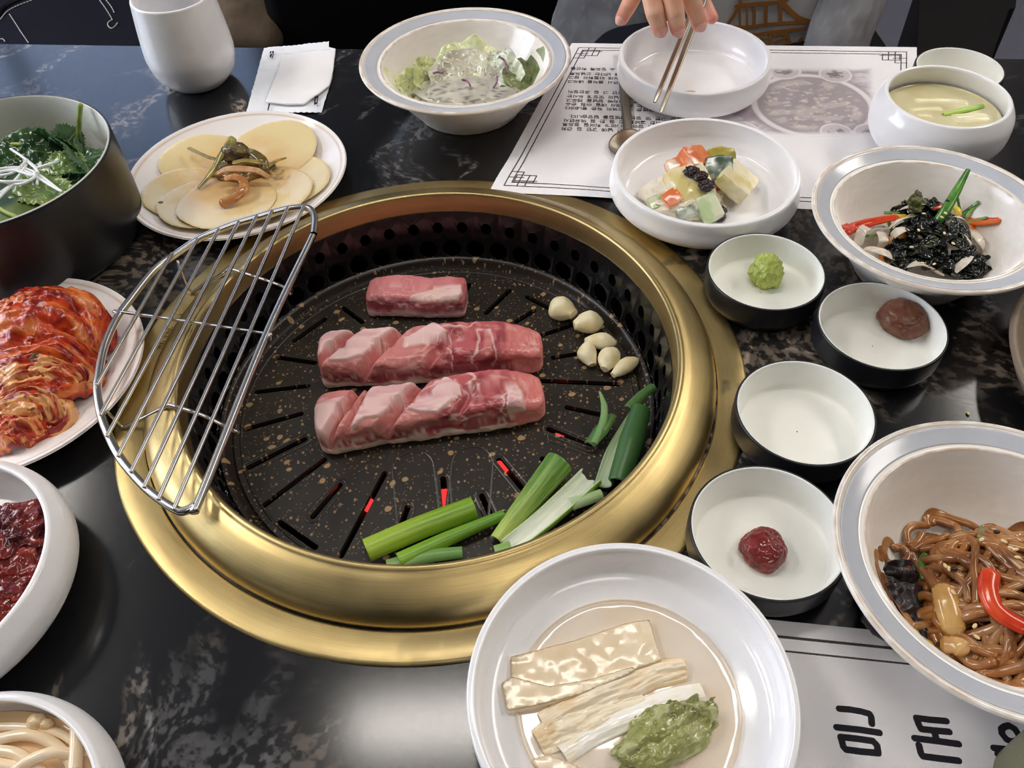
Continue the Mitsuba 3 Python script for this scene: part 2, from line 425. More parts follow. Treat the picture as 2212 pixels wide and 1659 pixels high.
ridge_loop((905, 1120), (893, 1010), .0165); ridge_loop((1010, 1105), (1020, 1000), .0165); ridge_loop((1300, 985), (1190, 945), .0035)
for rr in (.1665,):
    ridges.append(lathe([(rr + .0014 * math.cos(t), PZ - .0006 + .0014 * math.sin(t)) for t in np.linspace(0, 2 * PI, 10, endpoint=False)], 160, gc3))
cp = put('cooking_plate', join([pl] + ridges), 'mat_grill_coating', gr, smooth=40, label='black speckled cooking plate with slots')
put('rim', lathe(spline([(.1715, PZ - .004), (.1755, PZ + .0005), (.1785, PZ + .0058), (.1812, PZ + .0072), (.1826, PZ + .0062), (.1825, PZ + .002), (.180, PZ - .004), (.1745, PZ - .008)], 40), 200, gc3), 'mat_grill_coating', cp, smooth=60)
# glowing burner pieces under the slots
bz = PZ - .040
br = []
for px, w_, l_ in [((961, 1080), .010, .022), ((1081, 1002), .010, .014), ((797, 1088), .012, .010), ((1208, 944), .008, .008)]:
    c = at(*px, bz + .006); a = math.atan2(c[1] - GC[1], c[0] - GC[0]); m = box([-l_ / 2, -w_ / 2, -.006], [l_ / 2, w_ / 2, 0])
    m.apply_transform(trimesh.transformations.rotation_matrix(a, [0, 0, 1])); m.apply_translation(c); br.append(m)
bn = put('burner', lathe([(.15, bz - .012), (.15, bz), (.02, bz), (.02, bz - .012)], 64, gc3), 'mat_black_cast', gr, smooth=40)
for m in br:
    k = numbered('glowing_ceramic', bn)
    scene[k] = {**mikit.ply(m, 'mat_black_cast'), 'emitter': emitter((1.7, .05, .05))}

# ------------------------------------------------------------------ dishes
def banded_bowl(c, R, Hh, label, seed):
    """deep white bowl with a broad grey rim band and worn tan edge lines"""
    t = thing('banded_bowl', label, 'bowl', 'white bowls with a grey rim band')
    prof = [(.0005, .004), (.40 * R, .004), (.44 * R, .0005), (.50 * R, .0005), (.53 * R, .005), (.58 * R, .012), (.69 * R, Hh * .45), (.83 * R, Hh * .78), (.94 * R, Hh * .90), (.985 * R, Hh * .935), (R, Hh * .97), (.992 * R, Hh),
            (.972 * R, Hh * 1.0), (.955 * R, Hh * .978), (.90 * R, Hh * .945), (.83 * R, Hh * .915), (.815 * R, Hh * .925), (.800 * R, Hh * .925), (.785 * R, Hh * .895), (.725 * R, Hh * .70), (.61 * R, Hh * .38), (.50 * R, Hh * .19), (.36 * R, Hh * .13), (.0005, Hh * .12)]
    m = lathe(prof, 180, (c[0], c[1], 0), sub=200)
    v = np.array(m.vertices); d = v[:, :2] - c; r = np.linalg.norm(d, axis=1) / R; a = np.arctan2(d[:, 1], d[:, 0]); z = v[:, 2] / Hh
    n = fbm(np.c_[np.cos(a) * 9, np.sin(a) * 9, r * 60] + seed * 5, 3)
    col = mixc(lin((231, 225, 217)), lin((228, 221, 212)), sstep(.4, .7, n))
    inner = (z > .1) & (z < .91) & (r < .80)
    wear = sstep(.35, .6, fbm(np.c_[np.cos(a) * 14, np.sin(a) * 14, r * 9] + seed, 3))
    for r0, w in ((.985, .010), (.80, .008), (.955, .004)):
        col = mixc(col, lin((186, 158, 130)), np.exp(-((r - r0) / w) ** 2) * wear * .75 * (z > .88))
    put('body', m, GLAZE, t, color=col)
    bp = spline([(.952 * R, Hh * .981), (.90 * R, Hh * .952), (.838 * R, Hh * .922)], 12)
    bp = np.vstack([bp, bp[::-1] - [0, .0012]])
    b = lathe(bp, 180, (c[0], c[1], 0))
    put('rim_band', b, GLAZE, t, color=mixc(lin((176, 180, 189)), lin((190, 192, 198)), vnoise(b, 60)), label='grey rim band')
    return t


def round_bowl(c, Rin, Rout, Hh, label, name='round_bowl', group='plain white rounded bowls', base=.55, floor=.006, mat='mat_white_ceramic', cat='bowl', zmax=.55, inner=None):
    """thick white bowl whose wall curves back in to the rim"""
    lip = (Rout - Rin) * .5 + .001
    prof = [(.0005, .002), (base * Rout * .9, .002), (base * Rout, .0004), (base * Rout * 1.08, .003), (Rout * .86, Hh * .2), (Rout * .97, Hh * .38), (Rout, Hh * zmax), (Rout * .985, Hh * .78), (Rin + .0045, Hh * .965), (Rin + .0022, Hh), (Rin - .0002, Hh * .985),
            (Rin + .0004, Hh * .90), (Rout - .006, Hh * .62), (Rout - .009, Hh * .42), (Rout * .84, floor + Hh * .10), (Rout * .68, floor + .001), (Rout * .4, floor), (.0005, floor)]
    if inner: prof = prof[:12] + inner + [(.0005, floor)]
    m = lathe(prof, 160, (c[0], c[1], 0), sub=150)
    return put(name, m, mat, label=label, cat=cat, group=group)


def plate_dish(c, R, label, line=.955):
    Hh = .019
    prof = [(.0005, .0025), (.50 * R, .0025), (.55 * R, .0004), (.62 * R, .001), (.80 * R, .0075), (.985 * R, .0165), (R, .0183), (.993 * R, .0195), (.97 * R, .0185), (.90 * R, .0150), (.78 * R, .0100), (.70 * R, .0075), (.62 * R, .0066), (.3 * R, .006), (.0005, .006)]
    m = lathe(prof, 200, (c[0], c[1], 0), sub=220)
    v = np.array(m.vertices); d = v[:, :2] - c; r = np.linalg.norm(d, axis=1) / R
    col = np.tile(lin((235, 230, 228)), (len(v), 1))
    up_ = v[:, 2] > .0055
    a = np.arctan2(d[:, 1], d[:, 0]); wob = .6 + .4 * fbm(np.c_[np.cos(a) * 6, np.sin(a) * 6, a * 0], 2)
    col = mixc(col, lin((196, 164, 136)), np.exp(-((r - line) / .010) ** 2) * .8 * up_ * wob)
    col = mixc(col, lin((205, 178, 156)), np.exp(-((r - .66) / .006) ** 2) * .45 * up_ * wob)
    return put('side_plate', m, GLAZE, color=col, label=label, cat='plate', group='white plates with a tan rim line')


def sauce_dish(c, R, label, Hh=.030, name='sauce_dish', cat='dish', group='black and white sauce dishes', thick=.0030):
    """straight-sided dish: black outside, white inside"""
    t = thing(name, label, cat, group)
    k = Hh / .030
    o = spline([(.0005, .0008), (R * .66, .0008), (R * .76, .0002), (R * .90, .003), (R * .985, .0095), (R, Hh * .5), (R * 1.0, Hh * .9), (R - .0004, Hh), (R - thick * .62, Hh + .0002)], 70)
    i = spline([(R - thick * .62, Hh - .0012), (R - thick, Hh - .006 * k), (R - thick - .001, .012), (R * .86, .0058), (R * .70, .0046), (.0005, .0045)], 60)
    shell = lathe(np.vstack([o, i - [0, .0008]]), 128, (c[0], c[1], 0))
    put('shell', shell, 'mat_matte_black', t, label='matte black outer shell', smooth=50)
    g_ = spline([(R - thick * .62, Hh + .0004), (R - thick, Hh - .0006), (R - thick - .0006, Hh - .006 * k), (R - thick - .0016, .012), (R * .86, .0062), (R * .70, .0052), (.0005, .0050)], 60)
    glaze = lathe(np.vstack([g_, g_[::-1] - [0, .0006] + np.c_[np.full(60, .0004), np.zeros(60)]]), 128, (c[0], c[1], 0))
    put('glaze', glaze, 'mat_matte_white', t, label='white inside', smooth=50)
    return t


banded_bowl(np.array([-.0318, .8440]), .1125, .060, 'wide white grey-banded bowl of leafy salad in grey dressing', 1)
banded_bowl(np.array([.3556, .5436]), .0975, .060, 'white grey-banded bowl of sliced onion topped with black seaweed, below the soup cup', 2)
banded_bowl(np.array([.2838, .2298]), .0995, .060, 'white grey-banded bowl of brown glass noodles in the lower right', 3)
round_bowl((.2174, .8555), .0775, .0835, .042, 'shallow white bowl under the hand with the chopsticks, empty but for a small stain')
round_bowl((.1905, .6500), .0815, .0885, .040, 'shallow white bowl of fruit salad below the chopsticks')
round_bowl((.0574, .1733), .0875, .0920, .036, 'white bowl of radish and cabbage in broth, nearest the viewer', zmax=.7, inner=[(.0868, .0300), (.0852, .0220), (.0815, .0158), (.0745, .0124), (.0655, .0103), (.0580, .0082), (.050, .0066), (.035, .006)])
round_bowl((-.3810, .2670), .0805, .0925, .045, 'thick-rimmed white bowl of dark red seasoned meat, at the left edge')
round_bowl((-.2985, .1065), .0760, .0860, .042, 'thick-rimmed white bowl of white strands in broth, in the corner at the bottom left')
plate_dish(np.array([-.2633, .7178]), .1085, 'white plate of thin yellow radish slices, between the cup and the wire rack')
plate_dish(np.array([-.4042, .4596]), .1081, 'white plate of red kimchi beside the wire rack')
for c, R, l in [((.2161, .5168), .0487, 'black sauce dish holding green wasabi'), ((.2900, .4480), .0492, 'black sauce dish holding brown soybean paste against its side'),
                ((.2082, .3671), .0492, 'empty black sauce dish with a clean white inside'), ((.1592, .2719), .0505, 'black sauce dish holding a red chili paste dollop')]:
    sauce_dish(np.array(c), R, l)
sauce_dish(np.array([.4961, .8198]), .0455, 'empty black-rimmed white dish behind the soup cup at the far right')
# tall black bowl of greens
sauce_dish(np.array([-.4520, .6480]), .1065, 'big deep black bowl of dressed green leaves at the left edge', Hh=.090, name='salad_bowl', cat='bowl', group=None, thick=.0034)
round_bowl((.4345, .7190), .0545, .0655, .060, 'small white cup of clear radish soup', name='soup_cup', group=None, base=.6, floor=.008, cat='cup', zmax=.55)
# plain tall cup
cm = lathe(spline([(.0005, .003), (.026, .003), (.029, .0006), (.034, .003), (.0440, .014), (.0492, .031), (.0498, .045), (.0478, .070), (.0448, .096), (.0441, .1005), (.0428, .1015), (.0416, .1000), (.0424, .090), (.0450, .068), (.0468, .045), (.046, .031), (.040, .014), (.03, .008), (.0005, .007)], 150), 128, (-.3510, .9335, 0))
put('drinking_cup', cm, 'mat_white_ceramic', label='tall plain white ceramic cup at the far left of the table', cat='cup')
# brown dish cut by the right edge
bm = lathe(spline([(.0005, .003), (.10, .003), (.108, .0004), (.118, .004), (.132, .016), (.1405, .030), (.1412, .0325), (.1390, .034), (.1345, .0325), (.128, .024), (.118, .012), (.10, .008), (.0005, .007)], 100), 160, (.5100, .3735, 0))
put('brown_dish', bm, 'mat_brown_ceramic', label='brown earthenware dish at the right edge of the picture', cat='dish')
# olive lid edge at the bottom right corner
oc = at(2212, 1672)
om = lathe(spline([(.0005, .060), (.012, .060), (.019, .058), (.0225, .052), (.0230, .030), (.0220, .004), (.020, .0004), (.0005, .0004)], 60), 72, (oc[0] + .004, oc[1] - .006, 0))
prin('olive_plastic', (104, 102, 78), 0.45, 0.4)
put('olive_jar', om, 'mat_olive_plastic', label='olive-coloured rounded jar at the bottom right corner, on the paper mat', cat='jar')

# ------------------------------------------------------------------ paper mats
JC = {'ㄱ': [[(0, .1), (1, .1), (.9, 1)]], 'ㄴ': [[(0, 0), (0, .9), (1, .9)]], 'ㄷ': [[(1, .08), (0, .08), (0, .92), (1, .92)]], 'ㄹ': [[(0, .05), (1, .05), (1, .5), (0, .5), (0, .95), (1, .95)]],
      'ㅁ': [[(0, .05), (1, .05), (1, .95), (0, .95), (0, .05)]], 'ㅂ': [[(0, 0), (0, 1), (1, 1), (1, 0)], [(0, .5), (1, .5)]], 'ㅅ': [[(.5, 0), (.45, .4), (0, 1)], [(.47, .35), (1, 1)]],
      'ㅇ': [[(.5 + .5 * math.cos(t), .5 + .5 * math.sin(t)) for t in np.linspace(0, 2 * PI, 13)]], 'ㅈ': [[(0, .05), (1, .05)], [(.55, .05), (.45, .5), (0, 1)], [(.48, .45), (1, 1)]],
      'ㅊ': [[(.35, -.05), (.65, -.05)], [(0, .22), (1, .22)], [(.55, .22), (.45, .6), (0, 1)], [(.48, .55), (1, 1)]], 'ㅋ': [[(0, .1), (1, .1), (.9, 1)], [(0, .5), (.95, .5)]],
      'ㅌ': [[(1, .05), (0, .05), (0, .95), (1, .95)], [(0, .5), (1, .5)]], 'ㅍ': [[(0, .08), (1, .08)], [(.28, .08), (.28, .92)], [(.72, .08), (.72, .92)], [(0, .92), (1, .92)]],
      'ㅎ': [[(.35, -.05), (.65, -.05)], [(0, .2), (1, .2)], [(.5 + .36 * math.cos(t), .68 + .32 * math.sin(t)) for t in np.linspace(0, 2 * PI, 11)]]}
LC_, TC_ = 'ㄱㄲㄴㄷㄸㄹㅁㅂㅃㅅㅆㅇㅈㅉㅊㅋㅌㅍㅎ', ' ㄱㄲㄳㄴㄵㄶㄷㄹㄺㄻㄼㄽㄾㄿㅀㅁㅂㅄㅅㅆㅇㅈㅊㅋㅌㅍㅎ'
PAIR = {'ㄲ': 'ㄱㄱ', 'ㄸ': 'ㄷㄷ', 'ㅃ': 'ㅂㅂ', 'ㅆ': 'ㅅㅅ', 'ㅉ': 'ㅈㅈ', 'ㄳ': 'ㄱㅅ', 'ㄵ': 'ㄴㅈ', 'ㄶ': 'ㄴㅎ', 'ㄺ': 'ㄹㄱ', 'ㄻ': 'ㄹㅁ', 'ㄼ': 'ㄹㅂ', 'ㅀ': 'ㄹㅎ', 'ㅄ': 'ㅂㅅ'}


def vowel(v, full):
    """strokes of vowel number v in the unit box (y down); full: no final consonant"""
    b = .95 if full else .58
    right = {0: [(1, .5)], 2: [(1, .36), (1, .64)], 4: [(-1, .5)], 6: [(-1, .36), (-1, .64)], 20: [], 1: [(1, .5)], 3: [(1, .36), (1, .64)], 5: [(-1, .5)], 7: [(-1, .36), (-1, .64)]}
    base = {9: (8, 0), 10: (8, 1), 11: (8, 20), 14: (13, 4), 15: (13, 5), 16: (13, 20), 19: (18, 20)}
    if v in right:
        x = .78 if v in (0, 2, 4, 6, 20) else .70
        out = [[(x, .02), (x, b)]] + [[(x, y * b), (x + d * .17, y * b)] for d, y in right[v]]
        if v in (1, 3, 5, 7): out.append([(.90, .02), (.90, b)])
        return out
    if v in base:
        h, r = base[v]
        y = .62 if full else .40
        hs = {8: [[(.28, y - .16), (.28, y)], [(.0, y), (.58, y)]], 13: [[(.0, y), (.58, y)], [(.28, y), (.28, y + .16)]], 18: [[(0, y + .06), (.58, y + .06)]]}[h]
        return hs + [[(p[0] + .06, p[1]) for p in s] for s in vowel(r, full)]
    y = .74 if full else .46
    d = .16 if full else .10
    return [[(.02, y), (.98, y)]] + {8: [[(.5, y - d), (.5, y)]], 12: [[(.36, y - d), (.36, y)], [(.64, y - d), (.64, y)]], 13: [[(.5, y), (.5, y + d)]], 17: [[(.36, y), (.36, y + d)], [(.64, y), (.64, y + d)]], 18: []}[v]


def hangul(ch):
    """polylines of one syllable in the unit box, y down"""
    k = ord(ch) - 0xAC00
    if not 0 <= k < 11172: return {'.': [[(.05, .9), (.12, .95)]]}.get(ch, [])
    l, v, t = LC_[k // 588], k % 588 // 28, TC_[k % 28]
    full = t == ' '
    def cons(c, x0, y0, x1, y1):
        cs = PAIR.get(c, c); w = (x1 - x0) / len(cs); o = []
        for i, c1 in enumerate(cs):
            a0, a1 = x0 + i * w, x0 + (i + 1) * w - (.05 if len(cs) > 1 else 0)
            o += [[(a0 + (a1 - a0) * p[0], y0 + (y1 - y0) * p[1]) for p in s] for s in JC[c1]]
        return o
    if v in (8, 12, 13, 17, 18): yb = {8: .50, 12: .50, 13: .58, 17: .58, 18: .58}[v] if full else {8: .30, 12: .30, 13: .36, 17: .36, 18: .36}[v]; box_ = (.16, .04, .84, yb)
    elif v in (9, 10, 11, 14, 15, 16, 19): box_ = (.06, .06, .54, .42 if full else .22)
    else: box_ = (.04, .10, .54, .82) if full else (.04, .06, .54, .50)
    out = cons(l, *box_) + vowel(v, full)
    if not full: out += cons(t, .16, .66, .84, .97)
    return out


def mat_paper(name, corners, label, zf):
    return put(name, poly_sheet(corners, h=.012, zf=zf, thick=.0003, edge=.008), 'mat_paper', label=label, cat='placemat')


# far mat
ZM = .0030
q = [at(1235, 94, 0)[:2], at(1980, 103, 0)[:2], None, at(1056, 415, ZM)[:2]]
pe = at(1740, 447, ZM)[:2] - q[3]; q[2] = q[3] + pe / np.linalg.norm(pe) * np.linalg.norm(q[1] - q[0]) * 1.0
def mat_z(x, y):
    r = np.hypot(x - GC[0], y - GC[1])
    return .0006 + .0028 * (1 - sstep(.252, .30, r))
fm = mat_paper('paper_placemat', q, 'white paper placemat with Korean text and a printed pot, under the white bowls', mat_z)
Q = np.array(q)
def mp(s, t):
    """far mat: s along its long edge, t away from its near edge, in metres"""
    a, b = np.linalg.norm(Q[2] - Q[3]), np.linalg.norm(Q[0] - Q[3])
    s, t = s / a, t / b
    return (1 - t) * ((1 - s) * Q[3] + s * Q[2]) + t * ((1 - s) * Q[0] + s * Q[1])
LA, LB = np.linalg.norm(Q[2] - Q[3]), np.linalg.norm(Q[0] - Q[3])
def lines_on(fmap, segs, w):
    return unary_union([LineString([fmap(*p) for p in s]).buffer(w / 2, cap_style='square') for s in segs])
o1, o2, c_ = .0115, .0175, .0075
segs = []
for o in (o1, o2):
    segs += [[(o, o), (LA - o, o)], [(LA - o, o), (LA - o, LB - o)], [(LA - o, LB - o), (o, LB - o)], [(o, LB - o), (o, o)]]
def corner(sx, sy):
    f = lambda a, b: (o1 + a * c_ if sx > 0 else LA - o1 - a * c_, o1 + b * c_ if sy > 0 else LB - o1 - b * c_)
    return [[f(0, 2.0), f(2, 2.0)], [f(0, 3.4), f(1.7, 3.4), f(1.7, 0)], [f(1, 1.2), f(4, 1.2)], [f(1, .8), f(1, 2.6), f(3.6, 2.6), f(3.6, .8)], [f(2.7, 0), f(2.7, 2.6)], [f(0.8, .9), f(3.6, .9)]]
for sx in (1, -1):
    for sy in (1, -1): segs += corner(sx, sy)
def drape(m, dz=.0004):
    v = np.array(m.vertices); v[:, 2] += mat_z(v[:, 0], v[:, 1]) + dz; return tm(v, m.faces)
def long_print(geom, dz=.00012):
    """print laid on the mat, cut finely so that it follows the paper"""
    ms = []
    for g_ in ([geom] if isinstance(geom, Polygon) else geom.geoms):
        x0, y0, x1, y1 = g_.bounds
        for a in np.arange(x0, x1, .02):
            c = g_.intersection(Polygon([(a, y0 - 1), (min(a + .02, x1 + 1e-6), y0 - 1), (min(a + .02, x1 + 1e-6), y1 + 1), (a, y1 + 1)]))
            for h_ in ([c] if isinstance(c, Polygon) else getattr(c, 'geoms', [])):
                if isinstance(h_, Polygon) and h_.area > 1e-10: ms.append(trimesh.creation.extrude_polygon(h_, .00008, engine='earcut'))
    return drape(join(ms), dz)
put('border', long_print(lines_on(mp, segs, .0011)), 'mat_ink', fm, smooth=False, label='double border lines with lattice corners')
TEXT = [((1233, 149), '식사할 수 있도록 최선을'), ((1231, 160), '맛을 낸다는 신념으로'), ((1228.5, 168), '음식에 타협하지 않고'), ((1226, 177), '감사하면서 음식을 배우고'),
        ((1227, 199), '볼 수 있었던 그 집 주인장의'), ((1225, 209), '찾아가는 손님이 맛있게 드시는'), ((1223.5, 217.5), '질 좋게 자박자박 양념을 재우고'), ((1222, 226), '있는 주방에서 매일 아침 손수'), ((1220.5, 234), '찾기 어려운 각 지역의 작은 동네마다'),
        ((1220, 252), '정을 나누었던 그런 맛 있는 갈빗집을 담았습니다.'), ((1217, 261), '소문난 반찬과 귀한 갈비를 한 점 한 점 먹으면서'), ((1215, 269.5), '가족이 둘러 앉아 상다리가 휘어질 정도로'), ((1212, 279), '가족과 특별한 날에 갔던 집 근처')]
ud = (Q[1] - Q[0]) / np.linalg.norm(Q[1] - Q[0]) * .5 + (Q[2] - Q[3]) / np.linalg.norm(Q[2] - Q[3]) * .5; ud /= np.linalg.norm(ud); vd = np.array([ud[1], -ud[0]])
glyphs = []
for (px, line) in TEXT:
    e = at(*px)[:2] - vd * .003; w, hgt = .0056, .0062
    x = 0.0
    for ch in line[::-1]:
        if ch == ' ': x += .0040; continue
        st = hangul(ch)
        # read from the far side: the glyph's right edge lies at x, its foot points away
        pl_ = [LineString([e + ud * (x + (1 - p[0]) * w) + vd * ((1 - p[1]) * hgt) for p in s_]).buffer(.00042, 2) for s_ in st]
        if pl_: glyphs.append(unary_union(pl_))
        x += w * 1.12
gm = []
for g_ in glyphs:
    for h_ in ([g_] if isinstance(g_, Polygon) else g_.geoms): gm.append(trimesh.creation.extrude_polygon(h_.simplify(.00004), .00008, engine='earcut'))
put('printed_text', drape(join(gm), .00012), 'mat_ink', fm, smooth=False, label='three paragraphs of small Korean text, facing away')

# the printed picture of a pot: flat print
P0, P1 = at(1560, 146)[:2], at(1905, 146)[:2]; P3 = at(1560, 297)[:2]
pc0 = np.array([at(1592, 146)[:2], at(1888, 146)[:2], at(1900, 296)[:2], at(1560, 296)[:2]])
pic = poly_sheet(pc0, h=.0013, zf=lambda x, y: mat_z(x, y) + .00015, thick=.0001, edge=.003, jitter=.1)
pv = np.array(pic.vertices)
pot = at(1755, 228)[:2]; pr = np.linalg.norm(at(1879, 228)[:2] - pot)
d = np.linalg.norm(pv[:, :2] - pot, axis=1)
n1 = fbm(np.c_[pv[:, 0] * 70, pv[:, 1] * 120, pv[:, 0] * 0], 4, 5); n2 = fbm(np.c_[pv[:, 0] * 160, pv[:, 1] * 260, pv[:, 0] * 0], 3, 8)
pcx = mixc(lin((176, 166, 174)), lin((206, 200, 206)), sstep(.4, .62, n1))
pcx = mixc(pcx, lin((150, 141, 148)), sstep(pr * 1.30, pr * 1.06, d) * .8)
pcx = mixc(pcx, lin((222, 216, 220)), sstep(pr * 1.1, pr * 1.05, d))
pcx = mixc(pcx, lin((164, 154, 160)), sstep(pr * .99, pr * .95, d))
pcx = mixc(pcx, lin((190, 180, 180)), sstep(pr * .93, pr * .80, d) * sstep(.42, .62, n1) * .9)
pcx = mixc(pcx, lin((214, 204, 198)), sstep(pr * .90, pr * .75, d) * sstep(.60, .70, n2) * .8)
for px, rr in [((1804, 162), .0190), ((1690, 152), .022), ((1806, 287), .0175), ((1880, 288), .0175), ((1636, 160), .018), ((1600, 285), .02)]:
    cc = at(*px)[:2]; dd = np.linalg.norm(pv[:, :2] - cc, axis=1)
    pcx = mixc(pcx, lin((220, 214, 218)), sstep(rr, rr * .93, dd)); pcx = mixc(pcx, lin((196, 188, 194)), sstep(rr * .88, rr * .8, dd)); pcx = mixc(pcx, lin((132, 124, 128)), sstep(rr * .6, rr * .4, dd) * sstep(.4, .6, n2))
fade = np.minimum.reduce([Polygon(pc0).exterior.distance(Point(0, 0)) * 0 + np.array([Polygon(pc0).exterior.distance(Point(*a)) for a in pv[:, :2]])])
pcx = mixc(lin((231, 229, 232)), pcx, sstep(0, .012, fade))
put('printed_picture', pic, MATTE, fm, color=pcx, label='faded violet picture of a round pot of stew and side dishes')

# near mat
n0, n1_ = at(1640, 1337)[:2], at(1900, 1363)[:2]
ne = (n1_ - n0) / np.linalg.norm(n1_ - n0); nn = np.array([ne[1], -ne[0]])
M0 = n0 - ne * .075
nm = mat_paper('paper_placemat', [M0, M0 + ne * .42, M0 + ne * .42 + nn * .29, M0 + nn * .29], 'white paper placemat with three big dark Korean characters, nearest the viewer', lambda x, y: x * 0 + .0006)
mp2 = lambda s, t: M0 + ne * s + nn * t
o1b = abs((at(1700, 1378)[:2] - n0) @ nn); o2b = abs((at(1700, 1408)[:2] - n0) @ nn)
seg2 = []
for o in (o1b, o2b): seg2 += [[(o, o), (.42 - o, o)], [(o, o), (o, .29 - o)], [(.42 - o, o), (.42 - o, .29 - o)], [(o, .29 - o), (.42 - o, .29 - o)]]
put('border', flat_print(lines_on(mp2, seg2[:1], .0017).union(lines_on(mp2, seg2[4:5], .0011)).union(lines_on(mp2, seg2[1:4] + seg2[5:], .0012)), .0006), 'mat_ink', nm, smooth=False)
Zz = lambda pts: zoomed(1652, 1239, 3.95, pts)
BIG = [[(632, 1157), (720, 1163), (820, 1180), (890, 1200), (905, 1225), (910, 1285)], [(610, 1315), (800, 1335), (975, 1362)], [(645, 1398), (780, 1412), (920, 1432), (955, 1470), (965, 1535), (820, 1522), (690, 1505), (668, 1480), (645, 1398)],
       [(1545, 1262), (1400, 1250), (1290, 1235), (1310, 1290), (1330, 1330), (1440, 1342), (1570, 1354)], [(1440, 1342), (1462, 1420)], [(1275, 1408), (1450, 1430), (1650, 1458)], [(1312, 1468), (1330, 1540), (1345, 1562), (1480, 1580), (1650, 1600)],
       [(2040, 1310), (2080, 1300), (2130, 1330), (2170, 1390), (2160, 1425), (2110, 1440), (2060, 1420), (2020, 1370), (2015, 1330), (2040, 1310)], [(2140, 1445), (2135, 1495)], [(1950, 1492), (2050, 1502), (2250, 1530)], [(1985, 1545), (2060, 1556), (2200, 1572), (2190, 1640)]]
bg = unary_union([LineString(xy(Zz(s_))).buffer(.00185, 4) for s_ in BIG])
put('printed_characters', flat_print(bg, .0006), 'mat_dark_ink', nm, smooth=False, label='three big dark brush-style Korean characters')

# ------------------------------------------------------------------ the half-moon wire rack over the ring
RZ = .0345
rk = thing('wire_rack', 'half-moon steel wire rack lying across the left side of the brass ring', 'rack')
Z1 = lambda p: zoomed(180, 430, 3.95, p); Z2 = lambda p: zoomed(180, 830, 3.95, p)
arc = Z1([(1965, 300), (1975, 170), (1945, 95), (1880, 72), (1740, 85), (1600, 120), (1450, 165), (1300, 210), (1130, 275), (970, 350), (760, 490), (600, 610), (400, 860), (280, 1030), (180, 1260), (130, 1500)]) + Z2([(120, 60), (150, 260), (225, 460), (310, 620), (410, 750), (530, 880), (650, 980), (770, 1060), (850, 1085), (950, 1035), (1010, 940)]) + [(575, 722), ]
fp = [at(a, b, RZ) for a, b in arc]; fp.append(fp[0] + (fp[0] - fp[-1]) * -.02)
put('frame', tube(fp, .0031, 14, 300, cap=False), 'mat_steel', rk)
tops = Z1([(757, 462), (975, 340), (1155, 258), (1325, 192), (1480, 140), (1610, 100), (1745, 72), (1880, 60)])
bots = [(209, 831), (217, 896), (231, 942), (255, 985), (283, 1019), (311, 1052), (342, 1078), (375, 1100)]
for a, b in zip(tops, bots): put('bar', tube([at(*a, RZ + .0038), at(*b, RZ + .0038)], .00155, 10, 3), 'mat_steel', rk)
put('crosswire', tube([at(252, 686, RZ - .001), at(251, 676, RZ + .002), at(262, 674, RZ + .0015), at(420, 697, RZ - .0005 + .0005), at(570, 720, RZ + .0008), at(582, 724, RZ + .001), at(583, 735, RZ - .002)], .0014, 8, 60), 'mat_steel', rk)
for pts in ([(630, 626, .018), (626, 634, .026), (612, 620, .031), (560, 601, .031), (503, 583, .0300), (492, 584, .0292), (480, 593, .025), (446, 612, .012), (421, 629, .0050), (412, 630, .0044), (405, 622, .010), (392, 590, .024), (383, 564, .0315)],
            [(512, 918, .020), (511, 932, .026), (503, 929, .0295), (440, 898, .0305), (374, 877, .0300), (362, 876, .0292), (350, 882, .024), (310, 903, .012), (274, 921, .0050), (263, 922, .0044), (252, 912, .010), (240, 900, .024), (231, 890, .0315)]):
    put('support_leg', tube([at(a, b, z) for a, b, z in pts], .0016, 10, 120), 'mat_steel', rk)

# ------------------------------------------------------------------ meat
ZM1 = lambda p: zoomed(620, 560, 3.687, p)


MEAT = prin('raw_meat', VC, 0.25, 0.4)


